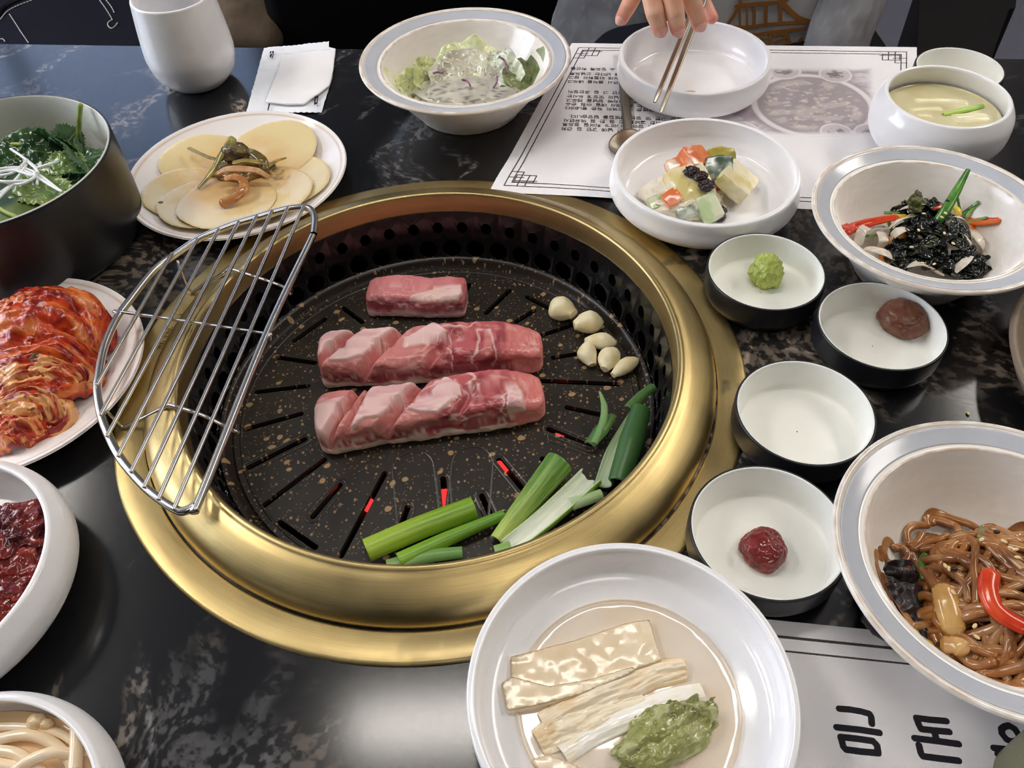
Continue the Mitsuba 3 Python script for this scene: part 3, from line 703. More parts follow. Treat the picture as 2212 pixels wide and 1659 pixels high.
def meat(name, A, B, wid, hgt, label, islands, grooves, seed, tail=.82, lift=0, bend=0.0, pal=None):
    A, B = at(*A, PZ), at(*B, PZ)
    L = np.linalg.norm(B - A); e = (B - A) / L; nrm = np.array([-e[1], e[0], 0])
    nu, nt = 190, 170
    u = np.linspace(0, 1, nu); uu = .5 - .5 * np.cos(PI * u); u = .25 * uu + .75 * u
    t = np.linspace(0, 2 * PI, nt, endpoint=False)
    sg = lambda x, p: np.sign(x) * np.abs(x) ** (2 / p)
    v0, w0 = sg(np.cos(t), 5.0), sg(np.sin(t), 5.0)
    sc = np.clip(1 - np.abs(2 * u - 1) ** 26, 0, 1) ** (1 / 3.0)
    sc = np.maximum(sc, 1e-3)
    hh = hgt * (1 - .24 * sstep(tail, 1.0, u)) * (.93 + .07 * sstep(0, .1, u)) * (1 + .05 * np.sin(u * 9 + seed))
    ww = wid * (1 - .20 * sstep(tail - .05, 1.0, u)) * (1 + .04 * np.sin(u * 7 + seed * 2))
    V = v0[None] * (ww * sc)[:, None] / 2
    V = V + (wid / 2) + bend * np.sin(PI * u)[:, None]
    Wz = hh[:, None] / 2 + w0[None] * (hh * (.35 + .65 * sc))[:, None] / 2
    P = A + e * (u * L)[:, None, None] + nrm * V[..., None] + np.array([0, 0, 1.0]) * Wz[..., None]
    # lean the side in a little towards the top, and make it lumpy
    wn = Wz / hgt
    P = P + nrm * ((.0035 * wn)[..., None])
    q = P.reshape(-1, 3)
    lump = (fbm(q * np.array([55, 55, 75]) + seed * 9, 3, seed) - .5)
    C = np.concatenate([A + e * (u * L)[:, None] + nrm * (wid / 2) + np.outer(hh / 2, [0, 0, 1])], 0)
    out = q - np.repeat(C, nt, 0); out /= np.linalg.norm(out, axis=1, keepdims=True)
    q = q + out * (lump * .0050)[:, None]
    g2 = fbm(q * 210 + seed, 3, seed + 3) - .5
    q = q + out * (g2 * .0015)[:, None]
    topz = PZ + hgt
    w = (q[:, 2] - PZ) / hgt; uf = np.repeat(u, nt)
    gd = np.zeros(len(q)); gw = np.zeros(len(q))
    for a, b, dep, sig in grooves:
        ga, gb = at(*a, topz)[:2], at(*b, topz)[:2]
        ab = gb - ga; s_ = np.clip(((q[:, :2] - ga) @ ab) / (ab @ ab), -.18, 1.1); dd = np.linalg.norm(q[:, :2] - ga - s_[:, None] * ab, axis=1)
        k = np.clip(1 - dd / sig, 0, 1) ** 1.2 * sstep(.30, .62, w)
        gd = np.maximum(gd, k * dep); gw = np.maximum(gw, np.clip(1 - dd / (sig * 1.1), 0, 1))
    isl = np.zeros(len(q))
    wob = (fbm(q[:, :2][:, [0, 1, 1]] * 110, 2, seed) - .5) * .004
    for poly in islands:
        pg = Polygon(xy(poly, topz - .001)).buffer(0)
        ins = contains_xy(pg, q[:, 0], q[:, 1])
        near = np.where(contains_xy(pg.buffer(.006), q[:, 0], q[:, 1]))[0]
        dist = np.full(len(q), -.01); dist[near] = [pg.exterior.distance(Point(*q[i, :2])) * (1 if ins[i] else -1) for i in near]
        isl = np.maximum(isl, sstep(-.0006, .0010, dist + wob * .25))
    isl *= sstep(.60, .80, w)
    q[:, 2] += isl * .0022 - gd
    q[:, 2] = np.maximum(q[:, 2], PZ + .0004)
    # colours
    lean, dark, pink, fat, skin = [lin(c) for c in (pal or ((180, 92, 96), (136, 54, 60), (204, 134, 128), (224, 194, 184), (224, 188, 184)))]
    f1 = fbm(q * np.array([60, 60, 110]) + seed * 3, 4, seed); f2 = fbm(q * np.array([150, 60, 150]) + seed, 3, seed + 1)
    col = mixc(lean, dark, sstep(.42, .66, f1))
    col = mixc(col, pink, sstep(.52, .72, f2) * .7)
    front = sstep(.68, .52, w)
    band = w + (f1 - .5) * .42
    fcol = mixc(np.tile(fat, (len(q), 1)), lean, sstep(.27, .34, band)); fcol = mixc(fcol, dark, sstep(.34, .42, band) * sstep(.74, .58, band) * sstep(.34, .50, fbm(q * 34 + seed, 3, seed + 7)) * .95)
    fcol = mixc(fcol, lin((216, 176, 166)), sstep(.020, .004, np.abs(band - .52 + .1 * (f2 - .5))) * .6)
    fcol = mixc(fcol, pink, sstep(.62, .78, band) * .8)
    col = mixc(col, fcol, front)
    vein = np.abs(fbm(q * 48 + 31 * seed, 3, seed + 5) - .5)
    col = mixc(col, fat, sstep(.034, .003, vein) * .8 * (1 - isl))
    left = sstep(tail - .28, tail - .40, uf + (f1 - .5) * .15) * sstep(.5, .75, w)
    col = mixc(col, pink, left * .75)
    col = mixc(col, lin((204, 118, 114)), sstep(tail, tail + .06, uf + (f2 - .5) * .08) * .85)
    if islands:
        s2 = fbm(q * np.array([40, 220, 60]), 3, seed + 9)
        col = mixc(col, mixc(skin, lin((206, 156, 160)), sstep(.45, .65, s2) * .75), isl)
        col = mixc(col, lin((226, 196, 184)), isl * (1 - isl) * 3.2)
    col = mixc(col, lin((176, 84, 88)), np.clip(gw, 0, 1) * .35 * (w > .5))
    m = tm(q, grid_mesh(np.zeros((nu, nt, 3)), closed_v=True).faces)
    caps = [np.arange(nt), np.arange((nu - 1) * nt, nu * nt)]
    vv = np.vstack([q, q[caps[0]].mean(0), q[caps[1]].mean(0)]); k0, k1 = len(q), len(q) + 1
    f = [np.asarray(m.faces)]
    i = np.arange(nt); f.append(np.c_[np.full(nt, k0), caps[0][i], caps[0][(i + 1) % nt]]); f.append(np.c_[np.full(nt, k1), caps[1][(i + 1) % nt], caps[1][i]])
    col = np.vstack([col, col[caps[0]].mean(0), col[caps[1]].mean(0)])
    fib = fbm(vv * np.array([90, 300, 300]) + seed, 2, seed + 11); col = mixc(col, lin((232, 206, 198)), sstep(.60, .78, fib) * .30)
    mm = tm(vv, np.vstack(f))
    if mm.volume < 0: mm.faces = mm.faces[:, ::-1]
    return put(name, mm, MEAT, color=col, label=label, cat='meat', group='raw pork on the cooking plate')


meat('pork_strip', (693, 992), (1186, 921), .043, .031, 'raw pork strip with diagonal scores, nearest the viewer on the cooking plate',
     [ZM1([(165, 1180), (250, 1150), (485, 1098), (300, 1390), (210, 1370), (170, 1290)]), ZM1([(505, 1345), (690, 985), (740, 945), (1005, 912), (1040, 935), (900, 1110), (725, 1268), (620, 1275)]), ZM1([(955, 1185), (1150, 1060), (1250, 950), (1290, 960), (1420, 1048), (1390, 1090), (1200, 1222), (1060, 1215)]),
      ZM1([(1790, 1010), (1870, 1030), (1900, 1190), (1860, 1225), (1750, 1195), (1760, 1080)])],
     [(*[ZM1([(520, 1090), (275, 1430)])[k] for k in (0, 1)], .013, .0052), (*[ZM1([(1060, 965), (760, 1320)])[k] for k in (0, 1)], .013, .0062), (*[ZM1([(640, 1010), (470, 1330)])[k] for k in (0, 1)], .005, .0030), (*[ZM1([(1470, 1060), (1290, 1300)])[k] for k in (0, 1)], .006, .0055)], 1)
meat('pork_strip', (694, 850), (1178, 818), .044, .032, 'raw pork strip with diagonal scores, middle one of the three cuts of meat',
     [ZM1([(205, 560), (240, 545), (525, 548), (400, 640), (225, 760), (205, 690)]), ZM1([(320, 815), (560, 560), (630, 480), (910, 468), (880, 520), (740, 640), (600, 770), (480, 800)]), ZM1([(850, 665), (1030, 590), (1165, 495), (1275, 590), (1240, 640), (1080, 690), (930, 690)])],
     [(*[ZM1([(560, 550), (235, 800)])[k] for k in (0, 1)], .013, .0050), (*[ZM1([(950, 500), (590, 840)])[k] for k in (0, 1)], .013, .0062), (*[ZM1([(1330, 610), (1110, 800)])[k] for k in (0, 1)], .008, .0050)], 2)
meat('pork_strip', (790, 696), (1005, 702), .043, .033, 'short thick piece of raw pork, farthest on the cooking plate', [ZM1([(900, 330), (990, 240), (1180, 190), (1380, 160), (1395, 240), (1330, 300), (1120, 330), (1000, 390), (930, 380)])], [(*ZM1([(680, 300), (760, 470)]), .004, .004)], 5, tail=1.2,
     pal=((184, 98, 104), (158, 70, 80), (206, 132, 134), (214, 176, 176), (222, 190, 188)))

# ------------------------------------------------------------------ garlic
def garlic(px, length, r, yaw, pitch, seed, label, z=.0):
    prof = spline([(.0003, -1.0), (.40, -.98), (.46, -.90), (.80, -.45), (1.0, .05), (.88, .45), (.5, .82), (.16, .99), (.0003, 1.02)], 40)
    m = lathe(np.c_[prof[:, 0], prof[:, 1]], 40, closed=False)
    v = np.array(m.vertices); v[:, 0] *= r; v[:, 1] *= r * .84; v[:, 2] *= length / 2
    v[:, 0] += .22 * r * np.cos(v[:, 2] / length * 3.0)
    v *= 1 + (fbm(v * 160 + seed * 7, 2, seed) - .5)[:, None] * .14
    # lay it down along x, then turn
    v = v[:, [2, 0, 1]]
    cp_, sp_ = math.cos(pitch), math.sin(pitch); v = v @ np.array([[cp_, 0, sp_], [0, 1, 0], [-sp_, 0, cp_]])
    cy, sy = math.cos(yaw), math.sin(yaw); v = v @ np.array([[cy, sy, 0], [-sy, cy, 0], [0, 0, 1]])
    c = at(*px, PZ + r * .8)
    v[:, 2] -= v[:, 2].min(); v = v + [c[0], c[1], PZ + .0003 + z]
    col = mixc(lin((232, 222, 186)), lin((222, 206, 158)), sstep(.4, .65, fbm(v * 120, 3, seed)))
    col = mixc(col, lin((214, 196, 150)), sstep(.94, 1.0, np.abs(np.asarray(m.vertices)[:, 2])) * .6)
    put('garlic_clove', tm(v, m.faces), SATIN, color=col, label=label, cat='garlic', group='peeled garlic on the cooking plate')


garlic((1217, 666), .027, .0125, 2.3, .0, 1, 'big round garlic clove, the farthest of the six on the plate')
garlic((1272, 701), .027, .0115, .1, .0, 2, 'garlic clove just in front of the farthest one')
garlic((1297, 741), .029, .0085, -.12, .0, 3, 'long garlic clove lying crosswise behind the stubby upright one')
garlic((1273, 765), .023, .0088, 1.75, .25, 4, 'stubby garlic clove with its cut end towards the viewer')
garlic((1319, 777), .026, .0095, 1.05, .05, 5, 'garlic clove with a flat cut base, between the stubby one and the slender one')
garlic((1352, 794), .031, .0072, .62, .0, 6, 'slender pointed garlic clove, rightmost of the six')


# ------------------------------------------------------------------ scallions
def half_pipe(name, P, r, arc, label, out, inn, seed, tilt=0, thick=.0013, nu=60, ragged=.0, lift=0.0, taper=None, group='scallion pieces on the cooking plate'):
    """a length of leek: a wall bent by arc radians around the line P; tilt turns the open side"""
    p = spline(P, nu); t, a, b = frames(p)
    tz = np.array([0, 0, 1.0])
    side = np.cross(t, tz); side /= np.linalg.norm(side, axis=1, keepdims=True); upv = np.cross(side, t)
    rr = np.interp(np.linspace(0, 1, nu), np.linspace(0, 1, len(np.atleast_1d(r))), np.atleast_1d(r))
    th = np.linspace(-arc / 2, arc / 2, 30) + tilt
    full = arc > 6.2
    def surf(dr_):
        return p[:, None] + (rr[:, None, None] + dr_) * (np.sin(th)[None, :, None] * side[:, None] + np.cos(th)[None, :, None] * upv[:, None])
    O, I = surf(0), surf(-thick)
    if ragged:
        rg = (noise(np.c_[th * 2.3, th * 0 + seed, th * 0], seed) - .4) * ragged
        O[-6:] += t[-6:, None] * (rg[None, :, None] * np.linspace(0, 1, 6)[:, None, None]); I[-6:] += t[-6:, None] * (rg[None, :, None] * np.linspace(0, 1, 6)[:, None, None])
    loop = np.concatenate([O, I[:, ::-1]], 1)
    # close the ends by drawing the last rings together
    e0, e1 = loop[:1].copy(), loop[-1:].copy()
    k = loop.shape[1]; m0 = (loop[:1] + loop[:1, ::-1]) / 2; m1 = (loop[-1:] + loop[-1:, ::-1]) / 2
    loop = np.concatenate([m0, loop, m1], 0)
    m = grid_mesh(loop, closed_v=True)
    n = loop.shape[1]; isout = np.tile(np.r_[np.ones(30), np.zeros(30)], len(loop)); uu = np.repeat(np.linspace(0, 1, len(loop)), n)
    v = np.array(m.vertices); v[:, 2] += lift
    fib = fbm(np.c_[np.tile(np.r_[th, th[::-1]], len(loop)) * 14, uu * 3, uu * 0 + seed], 3, seed)
    co = mixc(lin(out[0]), lin(out[1]), np.clip(uu + (fib - .5) * .9, 0, 1)); ci = mixc(lin(inn[0]), lin(inn[1]), np.clip(uu * .6 + (fib - .5) * 1.8 + .2, 0, 1))
    return put(name, tm(v, m.faces), SATIN, color=np.where(isout[:, None] > .5, co, ci), label=label, cat='scallion', group=group)


G1, G2, G3 = (158, 186, 58), (106, 148, 34), (64, 118, 44)
WI = ((214, 222, 200), (188, 202, 178))
A3 = lambda x, y, z: at(x, y, PZ + z)
half_pipe('scallion_piece', [A3(792, 1190, .008), A3(905, 1142, .009), A3(1024, 1098, .009)], .0092, 3.6, 'thick bright green scallion half lying along the front of the ring', (G1, G2), WI, 1, tilt=-.1)
half_pipe('scallion_piece', [A3(862, 1212, .007), A3(965, 1165, .0075), A3(1088, 1112, .010)], [.0062, .0058, .0040], 3.4, 'slim green scallion against the thick bright green one', ((128, 170, 48), (84, 130, 34)), WI, 2, ragged=.004, tilt=.1)
half_pipe('scallion_piece', [A3(838, 1228, .004), A3(920, 1205, .005), A3(1000, 1195, .006)], [.0065, .006, .005], 2.6, 'pale scallion scrap tucked under the front of the ring', ((128, 160, 92), (96, 142, 70)), WI, 3)
half_pipe('scallion_piece', [A3(1072, 1168, .007), A3(1128, 1100, .009), A3(1208, 1000, .013)], [.0055, .0085, .0115], 3.9, 'green scallion widening to a dark cut end, leaning away from the viewer', ((176, 196, 96), (70, 116, 40)), WI, 4)
half_pipe('scallion_piece', [A3(1098, 1180, .0125), A3(1180, 1115, .0125), A3(1278, 1025, .0125)], [.0085, .0095, .0105], 3.3, 'split scallion showing its white ribbed inside, beside the ring', ((150, 184, 70), (128, 168, 50)), ((226, 230, 216), (196, 206, 186)), 5, tilt=PI - .25, ragged=.006)
half_pipe('scallion_piece', [A3(1070, 1196, .006), A3(1105, 1186, .007)], .006, 3.0, 'short pale green scallion stub beside the split white scallion', ((140, 172, 96), (120, 160, 80)), WI, 6)
half_pipe('scallion_piece', [A3(1232, 1092, .010), A3(1300, 1070, .010)], [.006, .005], 2.6, 'pale scallion scrap between the split scallion and the ring', ((170, 190, 150), (150, 176, 120)), WI, 7)
half_pipe('scallion_piece', [A3(1298, 1040, .012), A3(1328, 960, .014), A3(1375, 880, .016)], [.0095, .0105, .0085], 3.0, 'split scallion with grey-green inside, standing against the ring on the right', ((58, 104, 44), (70, 120, 56)), ((176, 190, 160), (140, 164, 120)), 8, tilt=2.3, ragged=.01)
half_pipe('scallion_piece', [A3(1335, 1045, .016), A3(1362, 960, .020), A3(1384, 885, .022)], [.0085, .0100, .0080], 2.8, 'dark green scallion leaf pressed against the ring on the right', ((62, 100, 52), (54, 92, 46)), WI, 9, tilt=.2)
half_pipe('scallion_piece', [A3(1358, 885, .018), A3(1385, 858, .019), A3(1412, 838, .020)], [.0050, .0048, .0046], 2.6, 'dark scallion tip pointing away, uppermost on the right', ((76, 112, 56), (60, 98, 48)), WI, 10)
half_pipe('scallion_piece', [A3(1275, 965, .006), A3(1300, 935, .008), A3(1325, 900, .010)], [.006, .0075, .004], 2.4, 'small bent green scallion leaf at the left of the upright scallions', ((66, 102, 50), (78, 116, 58)), WI, 11, tilt=-.3)
half_pipe('scallion_piece', [A3(1283, 960, .010), A3(1302, 915, .013), A3(1305, 880, .016), A3(1296, 848, .016)], [.0035, .0038, .0032, .0012], 2.2, 'thin curled scallion strand behind the small bent leaf', ((96, 136, 76), (120, 152, 96)), WI, 12)

# ------------------------------------------------------------------ small helpers for food
rng = np.random.default_rng(7)


def two(m, a, b, f=60, seed=0, lo=.38, hi=.64, o=3, stretch=(1, 1, 1)):
    return mixc(lin(a), lin(b), sstep(lo, hi, fbm(np.asarray(m.vertices) * f * np.asarray(stretch) + seed * 13 + 9, o, seed)))


def leaf_sheet(c, size, yaw, tilt, seed, wav=.25, n=26, aspect=1.5, serr=0.0, curl=.5, thick=.0007):
    """a crumpled leaf: a grid on an oval, tilted"""
    r = np.linspace(0.02, 1, n)[:, None]; a = np.linspace(0, 2 * PI, 4 * n, endpoint=False)[None]
    edge = 1 + .22 * (fbm(np.stack([np.cos(a) * 1.6 + seed, np.sin(a) * 1.6 + seed * .7, a * 0], -1), 3, seed) - .5) * 2
    if serr: edge = edge + serr * (np.abs(((a * 4 * n / 2 / PI / 3) % 1) - .5) - .25) * (r > .85)
    x, y = r * np.cos(a) * aspect * edge, r * np.sin(a) * edge
    z = wav * 2 * (fbm(np.stack([x * 1.3 + seed * 3, y * 1.3, x * 0 + seed], -1), 3, seed + 1) - .5) + curl * (.25 * y * y - .12 * x * x)
    P = np.stack([x, y, z], -1) * size
    P2 = P - [0, 0, thick]
    loop = np.concatenate([P, P2[::-1]], 0)
    m = grid_mesh(loop, closed_v=True)
    v = np.array(m.vertices)
    ct, st = math.cos(tilt), math.sin(tilt); v = v @ np.array([[1, 0, 0], [0, ct, st], [0, -st, ct]])
    cy, sy = math.cos(yaw), math.sin(yaw); v = v @ np.array([[cy, sy, 0], [-sy, cy, 0], [0, 0, 1]])
    return tm(v + np.asarray(c), m.faces), np.concatenate([np.repeat(r, 4 * n, 1), np.repeat(r[::-1], 4 * n, 1)], 0).ravel(), np.tile(y.ravel(), 2)[:len(v)] if False else np.concatenate([y, y[::-1]], 0).ravel()


def keep_in(v, c, zf):
    """lift vertices that lie below the dish's inside surface"""
    r = np.hypot(v[:, 0] - c[0], v[:, 1] - c[1])
    v[:, 2] = np.maximum(v[:, 2], zf(r) + .0006)
    return v


def sesame(px, z, tone=(226, 200, 150), group=None, label=None, yaw=None):
    m = trimesh.creation.icosphere(subdivisions=1); v = np.array(m.vertices) * [.0019, .0011, .0008]
    y = rng.uniform(0, PI) if yaw is None else yaw
    c = at(*px, z); v = v @ np.array([[math.cos(y), math.sin(y), 0], [-math.sin(y), math.cos(y), 0], [0, 0, 1]]) + c
    put('sesame_seed', tm(v, m.faces), SATIN, color=lin(tone), label=label, cat='sesame seed', group=group)


# ------------------------------------------------------------------ leafy salad in the far banded bowl
SC = np.array([-.0318, .8440]); SR, SH = .1125, .060
banded_floor = lambda R, Hh: (lambda r: np.interp(r / R, [0, .36, .50, .62, .73, .785, 1], [Hh * .12, Hh * .13, Hh * .19, Hh * .40, Hh * .70, Hh * .895, Hh]))
bf = banded_floor(SR, SH)
m = blob((SC[0] + .004, SC[1] - .016, .017), (.064, .044, .015), 3, .28, 2.6, 4); m = tm(keep_in(np.array(m.vertices), SC, bf), m.faces)
put('dressing', m, WET, color=mixc(two(m, (172, 168, 156), (196, 192, 178), 70, 1), lin((92, 88, 82)), sstep(.62, .70, vnoise(m, 420, 2, 2)) * .8), label='grey speckled sesame dressing pooled under the lettuce', cat='dressing', kind='stuff')
L = [((1010, 130), .034, .026, .4, .55, 11, ((226, 230, 192), (206, 216, 152)), 'big pale crinkled lettuce piece on top of the salad'), ((890, 192), .020, .022, .8, .6, 12, ((222, 226, 178), (200, 210, 136)), 'small yellow-green lettuce piece at the left of the salad'),
     ((932, 168), .026, .022, 1.2, .7, 13, ((196, 204, 140), (168, 176, 128)), 'upright lettuce strip left of the big pale piece'), ((965, 186), .026, .028, .2, .15, 14, ((182, 180, 162), (160, 158, 140)), 'lettuce piece coated in grey dressing, front centre of the salad'),
     ((1050, 180), .026, .027, -.3, .1, 15, ((176, 172, 160), (156, 152, 140)), 'dressing-coated lettuce piece right of the front centre one'), ((1128, 165), .028, .020, .9, .5, 16, ((128, 138, 92), (94, 108, 66)), 'dark translucent lettuce piece at the right of the salad'),
     ((1052, 208), .022, .022, .25, -.2, 17, ((208, 220, 140), (186, 204, 96)), 'bright yellow-green lettuce strip at the front of the salad'), ((1080, 150), .034, .022, -.7, .5, 18, ((196, 200, 180), (206, 214, 186)), 'pale lettuce piece dotted with dressing behind the purple shreds'),
     ((1000, 160), .030, .030, .3, .4, 19, ((206, 204, 184), (184, 180, 160)), 'lettuce piece half hidden under the big pale one')]
for px, z, s, yaw, tl, sd, cs, lb in L:
    m, rr, yy = leaf_sheet(at(*px, z), s, yaw, tl, sd, wav=.42, aspect=1.35)
    m = tm(keep_in(np.array(m.vertices), SC, bf), m.faces)
    dark = sstep(.60, .68, vnoise(m, 380, sd, 2)) * sstep(.40, .55, vnoise(m, 40, sd + 3))
    put('lettuce_piece', m, WET, color=mixc(two(m, *cs, 80, sd), lin((120, 116, 104)), np.clip(dark * .75, 0, 1)), label=lb, cat='lettuce', group='lettuce in the salad bowl')
for pts, lb in [([(936, 158, .038), (946, 156, .040), (957, 158, .039)], 'short purple cabbage shred left of the big lettuce piece'), ([(1078, 122, .05), (1090, 132, .046), (1097, 156, .042)], 'long curved purple cabbage shred at the right of the salad'), ([(1074, 165, .042), (1073, 178, .042), (1066, 190, .040)], 'upright purple cabbage shred beside the coated lettuce'), ([(998, 172, .042), (1010, 176, .041), (1016, 186, .040)], 'purple cabbage shred in the middle of the salad')]:
    m = tube([at(*p) for p in pts], .0011, 6, 16); put('cabbage_shred', m, WET, color=two(m, (112, 66, 104), (150, 110, 138), 200), label=lb, cat='cabbage', group='purple cabbage shreds in the salad')
# smears of dressing on the inside of the bowl
for k, (px, ln, yw, sd) in enumerate([((893, 130), .010, -.9, 1), ((862, 145), .005, -.8, 2), ((835, 118), .004, -1.0, 3), ((1160, 100), .010, .9, 4), ((1120, 62), .006, 1.3, 5), ((1148, 135), .011, 1.1, 6), ((870, 205), .010, -.2, 7)]):
    # where the sight line meets the inner wall
    for zz in np.linspace(.012, .056, 60):
        p_ = at(*px, zz)
        if bf(np.hypot(*(p_[:2] - SC))) >= zz: break
    m = blob(p_, (ln * .45, ln * .28, ln * .22), sd, .5, 3.0, 3, yw)
    put('dressing_smear', m, WET, color=two(m, (120, 116, 106), (168, 164, 152), 300), label=['thin grey smear high on the left inside of the salad bowl', 'grey speck beside the thin smear inside the salad bowl', 'tiny speck near the left rim inside the salad bowl', 'thick grey smear near the right rim inside the salad bowl', 'grey streak at the upper right inside the salad bowl', 'pale smear above the dark lettuce inside the salad bowl', 'smear beside the leftmost lettuce in the salad bowl'][k], cat='dressing smear', group='dressing smears in the salad bowl')

# ------------------------------------------------------------------ opened wet-wipe packet
wc = xy([(571, 107), (711, 91), (711, 104), (725, 107), (718, 172), (695, 246), (532, 249)])
saw = []
for k in range(7):
    a, b = wc[k], wc[(k + 1) % 7]
    if k in (0, 5):
        n = 26
        for i in range(n):
            p_ = a + (b - a) * i / n; nv = np.array([(b - a)[1], -(b - a)[0]]) / np.linalg.norm(b - a)
            saw.append(p_ + nv * (.0010 if i % 2 else -.0004))
    else: saw.append(a)
pk = thing('wipe_packet', 'torn white wet-wipe packet lying left of the salad bowl', 'packet')
crk = lambda x, y: .0012 + .0045 * np.abs(fbm(np.stack([x * 26, y * 60, x * 0], -1), 3, 4) - .5) + .003 * sstep(-.245, -.275, x) * np.abs(noise(np.stack([x * 20, y * 110, x * 0], -1), 2) - .5)
put('wrapper', poly_sheet(saw, h=.0035, zf=crk, thick=.0003, edge=.0012), 'mat_film', pk, smooth=35)
flap = xy([(612, 119), (725, 107), (721, 150), (712, 186), (690, 206), (657, 226), (618, 227), (575, 222), (594, 170)], .004)
put('folded_wipe', poly_sheet(flap, h=.003, zf=lambda x, y: .0058 + .0030 * (fbm(np.stack([x * 30, y * 40, x * 0], -1), 3, 9) - .5), thick=.0016, edge=.0025), MATTE, pk, color=lin((238, 237, 238)), smooth=True, label='soft white folded wipe')
ink = [xy([(586, 120), (589, 119), (588, 124), (585, 124)]), xy([(591, 119), (594, 119), (593, 124), (590, 124)]), xy([(586, 126), (590, 126), (588, 133), (585, 132)]), xy([(592, 126), (594, 126), (591, 134), (589, 134)]), xy([(583, 232), (586, 232), (582, 247), (580, 247)])]
for k, p_ in enumerate(ink): put('print_mark', trimesh.creation.extrude_polygon(Polygon(p_), .0002, engine='earcut').apply_translation([0, 0, .0052 if k < 4 else .0048]), 'mat_dark_ink', pk, smooth=False)
put('printed_square', trimesh.creation.extrude_polygon(Polygon(xy([(682, 217), (690, 216), (687, 233), (680, 234)])).difference(Polygon(xy([(684, 221), (688, 220), (686, 229), (683, 230)]))), .0002, engine='earcut').apply_translation([0, 0, .0048]), 'mat_dark_ink', pk, smooth=False)
put('red_mark', trimesh.creation.extrude_polygon(Polygon(xy([(612, 226), (636, 225), (637, 228), (612, 229)])), .0002, engine='earcut').apply_translation([0, 0, .0046]), prin('red_print', (186, 40, 70), .6), pk, smooth=False)

# ------------------------------------------------------------------ radish slices on the far plate
PC = np.array([-.2633, .7178])
RS = [((425, 340), .043, 21, 'pale radish slice at the upper left of the fan'), ((408, 415), .044, 22, 'radish slice at the far left of the fan'), ((640, 400), .046, 23, 'radish slice at the right of the fan, palest at its edge'), ((590, 325), .047, 24, 'radish slice at the top right of the fan, golden towards its centre'),
      ((440, 440), .043, 25, 'radish slice at the lower left of the fan'), ((590, 430), .046, 26, 'radish slice at the lower right of the fan'), ((490, 445), .047, 27, 'frontmost golden radish slice under the rack')]
for k, (px, r, sd, lb) in enumerate(RS):
    z0 = .0102 + .0011 * k
    c = at(*px, z0)[:2]; c = PC + (c - PC) * min(1, (.098 - r) / max(1e-6, np.linalg.norm(c - PC)))
    pg = circle_poly(c, r, 30, seed=sd, amp=.05)
    d0 = lambda x, y: np.hypot(x - PC[0], y - PC[1])
    m = poly_sheet(pg, h=.0035, zf=lambda x, y: z0 + .0055 * sstep(.05, .1, d0(x, y)) + .0022 * (fbm(np.stack([x * 25 + sd, y * 25, x * 0], -1), 2, sd) - .5), thick=.0009, edge=.003)
    dd = np.hypot(m.vertices[:, 0] - PC[0], m.vertices[:, 1] - PC[1])
    col = mixc(lin((208, 168, 110)), lin((220, 200, 150)), sstep(.02, .085, dd + (vnoise(m, 40, sd) - .5) * .05))
    put('radish_slice', m, WET, color=col, label=lb, cat='radish slice', group='thin radish slices on the far plate')
hz = .022
PK = [([(408, 320, hz), (428, 330, hz + .003), (455, 341, hz + .006), (480, 346, hz + .006)], .0022, ((136, 118, 50), (112, 100, 40)), 'long olive pepper strip sticking out to the left'), ([(429, 405, hz - .002), (455, 375, hz + .004), (475, 340, hz + .014), (490, 312, hz + .02), (497, 297, hz + .022)], [.0018, .0035, .004, .003, .002], ((152, 140, 62), (124, 112, 48)), 'broad olive pepper strip looping down to the left'),
      ([(497, 297, hz + .022), (505, 304, hz + .021), (500, 325, hz + .018), (523, 326, hz + .017), (520, 318, hz + .017)], .0028, ((150, 142, 70), (118, 112, 50)), 'looped olive pepper strip at the top of the heap'), ([(505, 352, hz + .012), (530, 347, hz + .012), (560, 351, hz + .010), (572, 352, hz + .008)], .0034, ((150, 134, 70), (122, 104, 48)), 'olive pepper strip lying across the middle of the heap'),
      ([(470, 375, hz + .01), (490, 366, hz + .012), (520, 365, hz + .012), (555, 369, hz + .010), (580, 382, hz + .004)], [.0035, .0046, .0046, .004, .003], ((206, 166, 124), (182, 134, 88)), 'pale tan pickled strip arching over the front of the heap'), ([(488, 386, hz + .010), (505, 383, hz + .010), (524, 390, hz + .008), (526, 408, hz + .006), (510, 425, hz + .003), (480, 440, hz)], [.0042, .0048, .0048, .0046, .0046, .0050], ((198, 144, 92), (170, 112, 64)), 'hooked tan pickled strip at the front of the heap'),
      ([(575, 362, hz + .004), (595, 348, hz + .003), (618, 341, hz + .002)], [.0022, .0026, .0012], ((170, 144, 76), (140, 116, 56)), 'pointed olive strip sticking out to the right'), ([(580, 370, hz), (600, 376, hz), (612, 368, hz)], .0016, ((164, 136, 76), (140, 116, 60)), 'thin olive strip below the pointed one on the right'),
      ([(520, 322, hz + .008), (545, 330, hz + .012), (566, 345, hz + .010), (574, 365, hz + .004)], [.004, .005, .005, .004], ((118, 104, 56), (92, 80, 40)), 'dark olive pepper strip at the back of the heap')]
for pts, r, cs, lb in PK:
    m = tube([at(*p) for p in pts], r, 12, 50, flat=.42); put('pickle_strip', m, WET, color=two(m, *cs, 120, 1), label=lb, cat='pickle', group='pickled strips heaped on the radish slices')
m = blob(at(508, 330, hz + .012), (.014, .011, .010), 4, .3, 2, 4); put('mushroom_slice', m, WET, color=two(m, (70, 62, 50), (108, 94, 62), 90), label='dark glossy pickled mushroom in the middle of the heap', cat='mushroom')
m = blob(at(525, 372, .016), (.030, .018, .012), 5, .3, 2.5, 4); put('pickle_heap', m, WET, color=two(m, (150, 116, 70), (112, 92, 48), 90), label='tangled core of the pickle heap on the radish slices', cat='pickle')
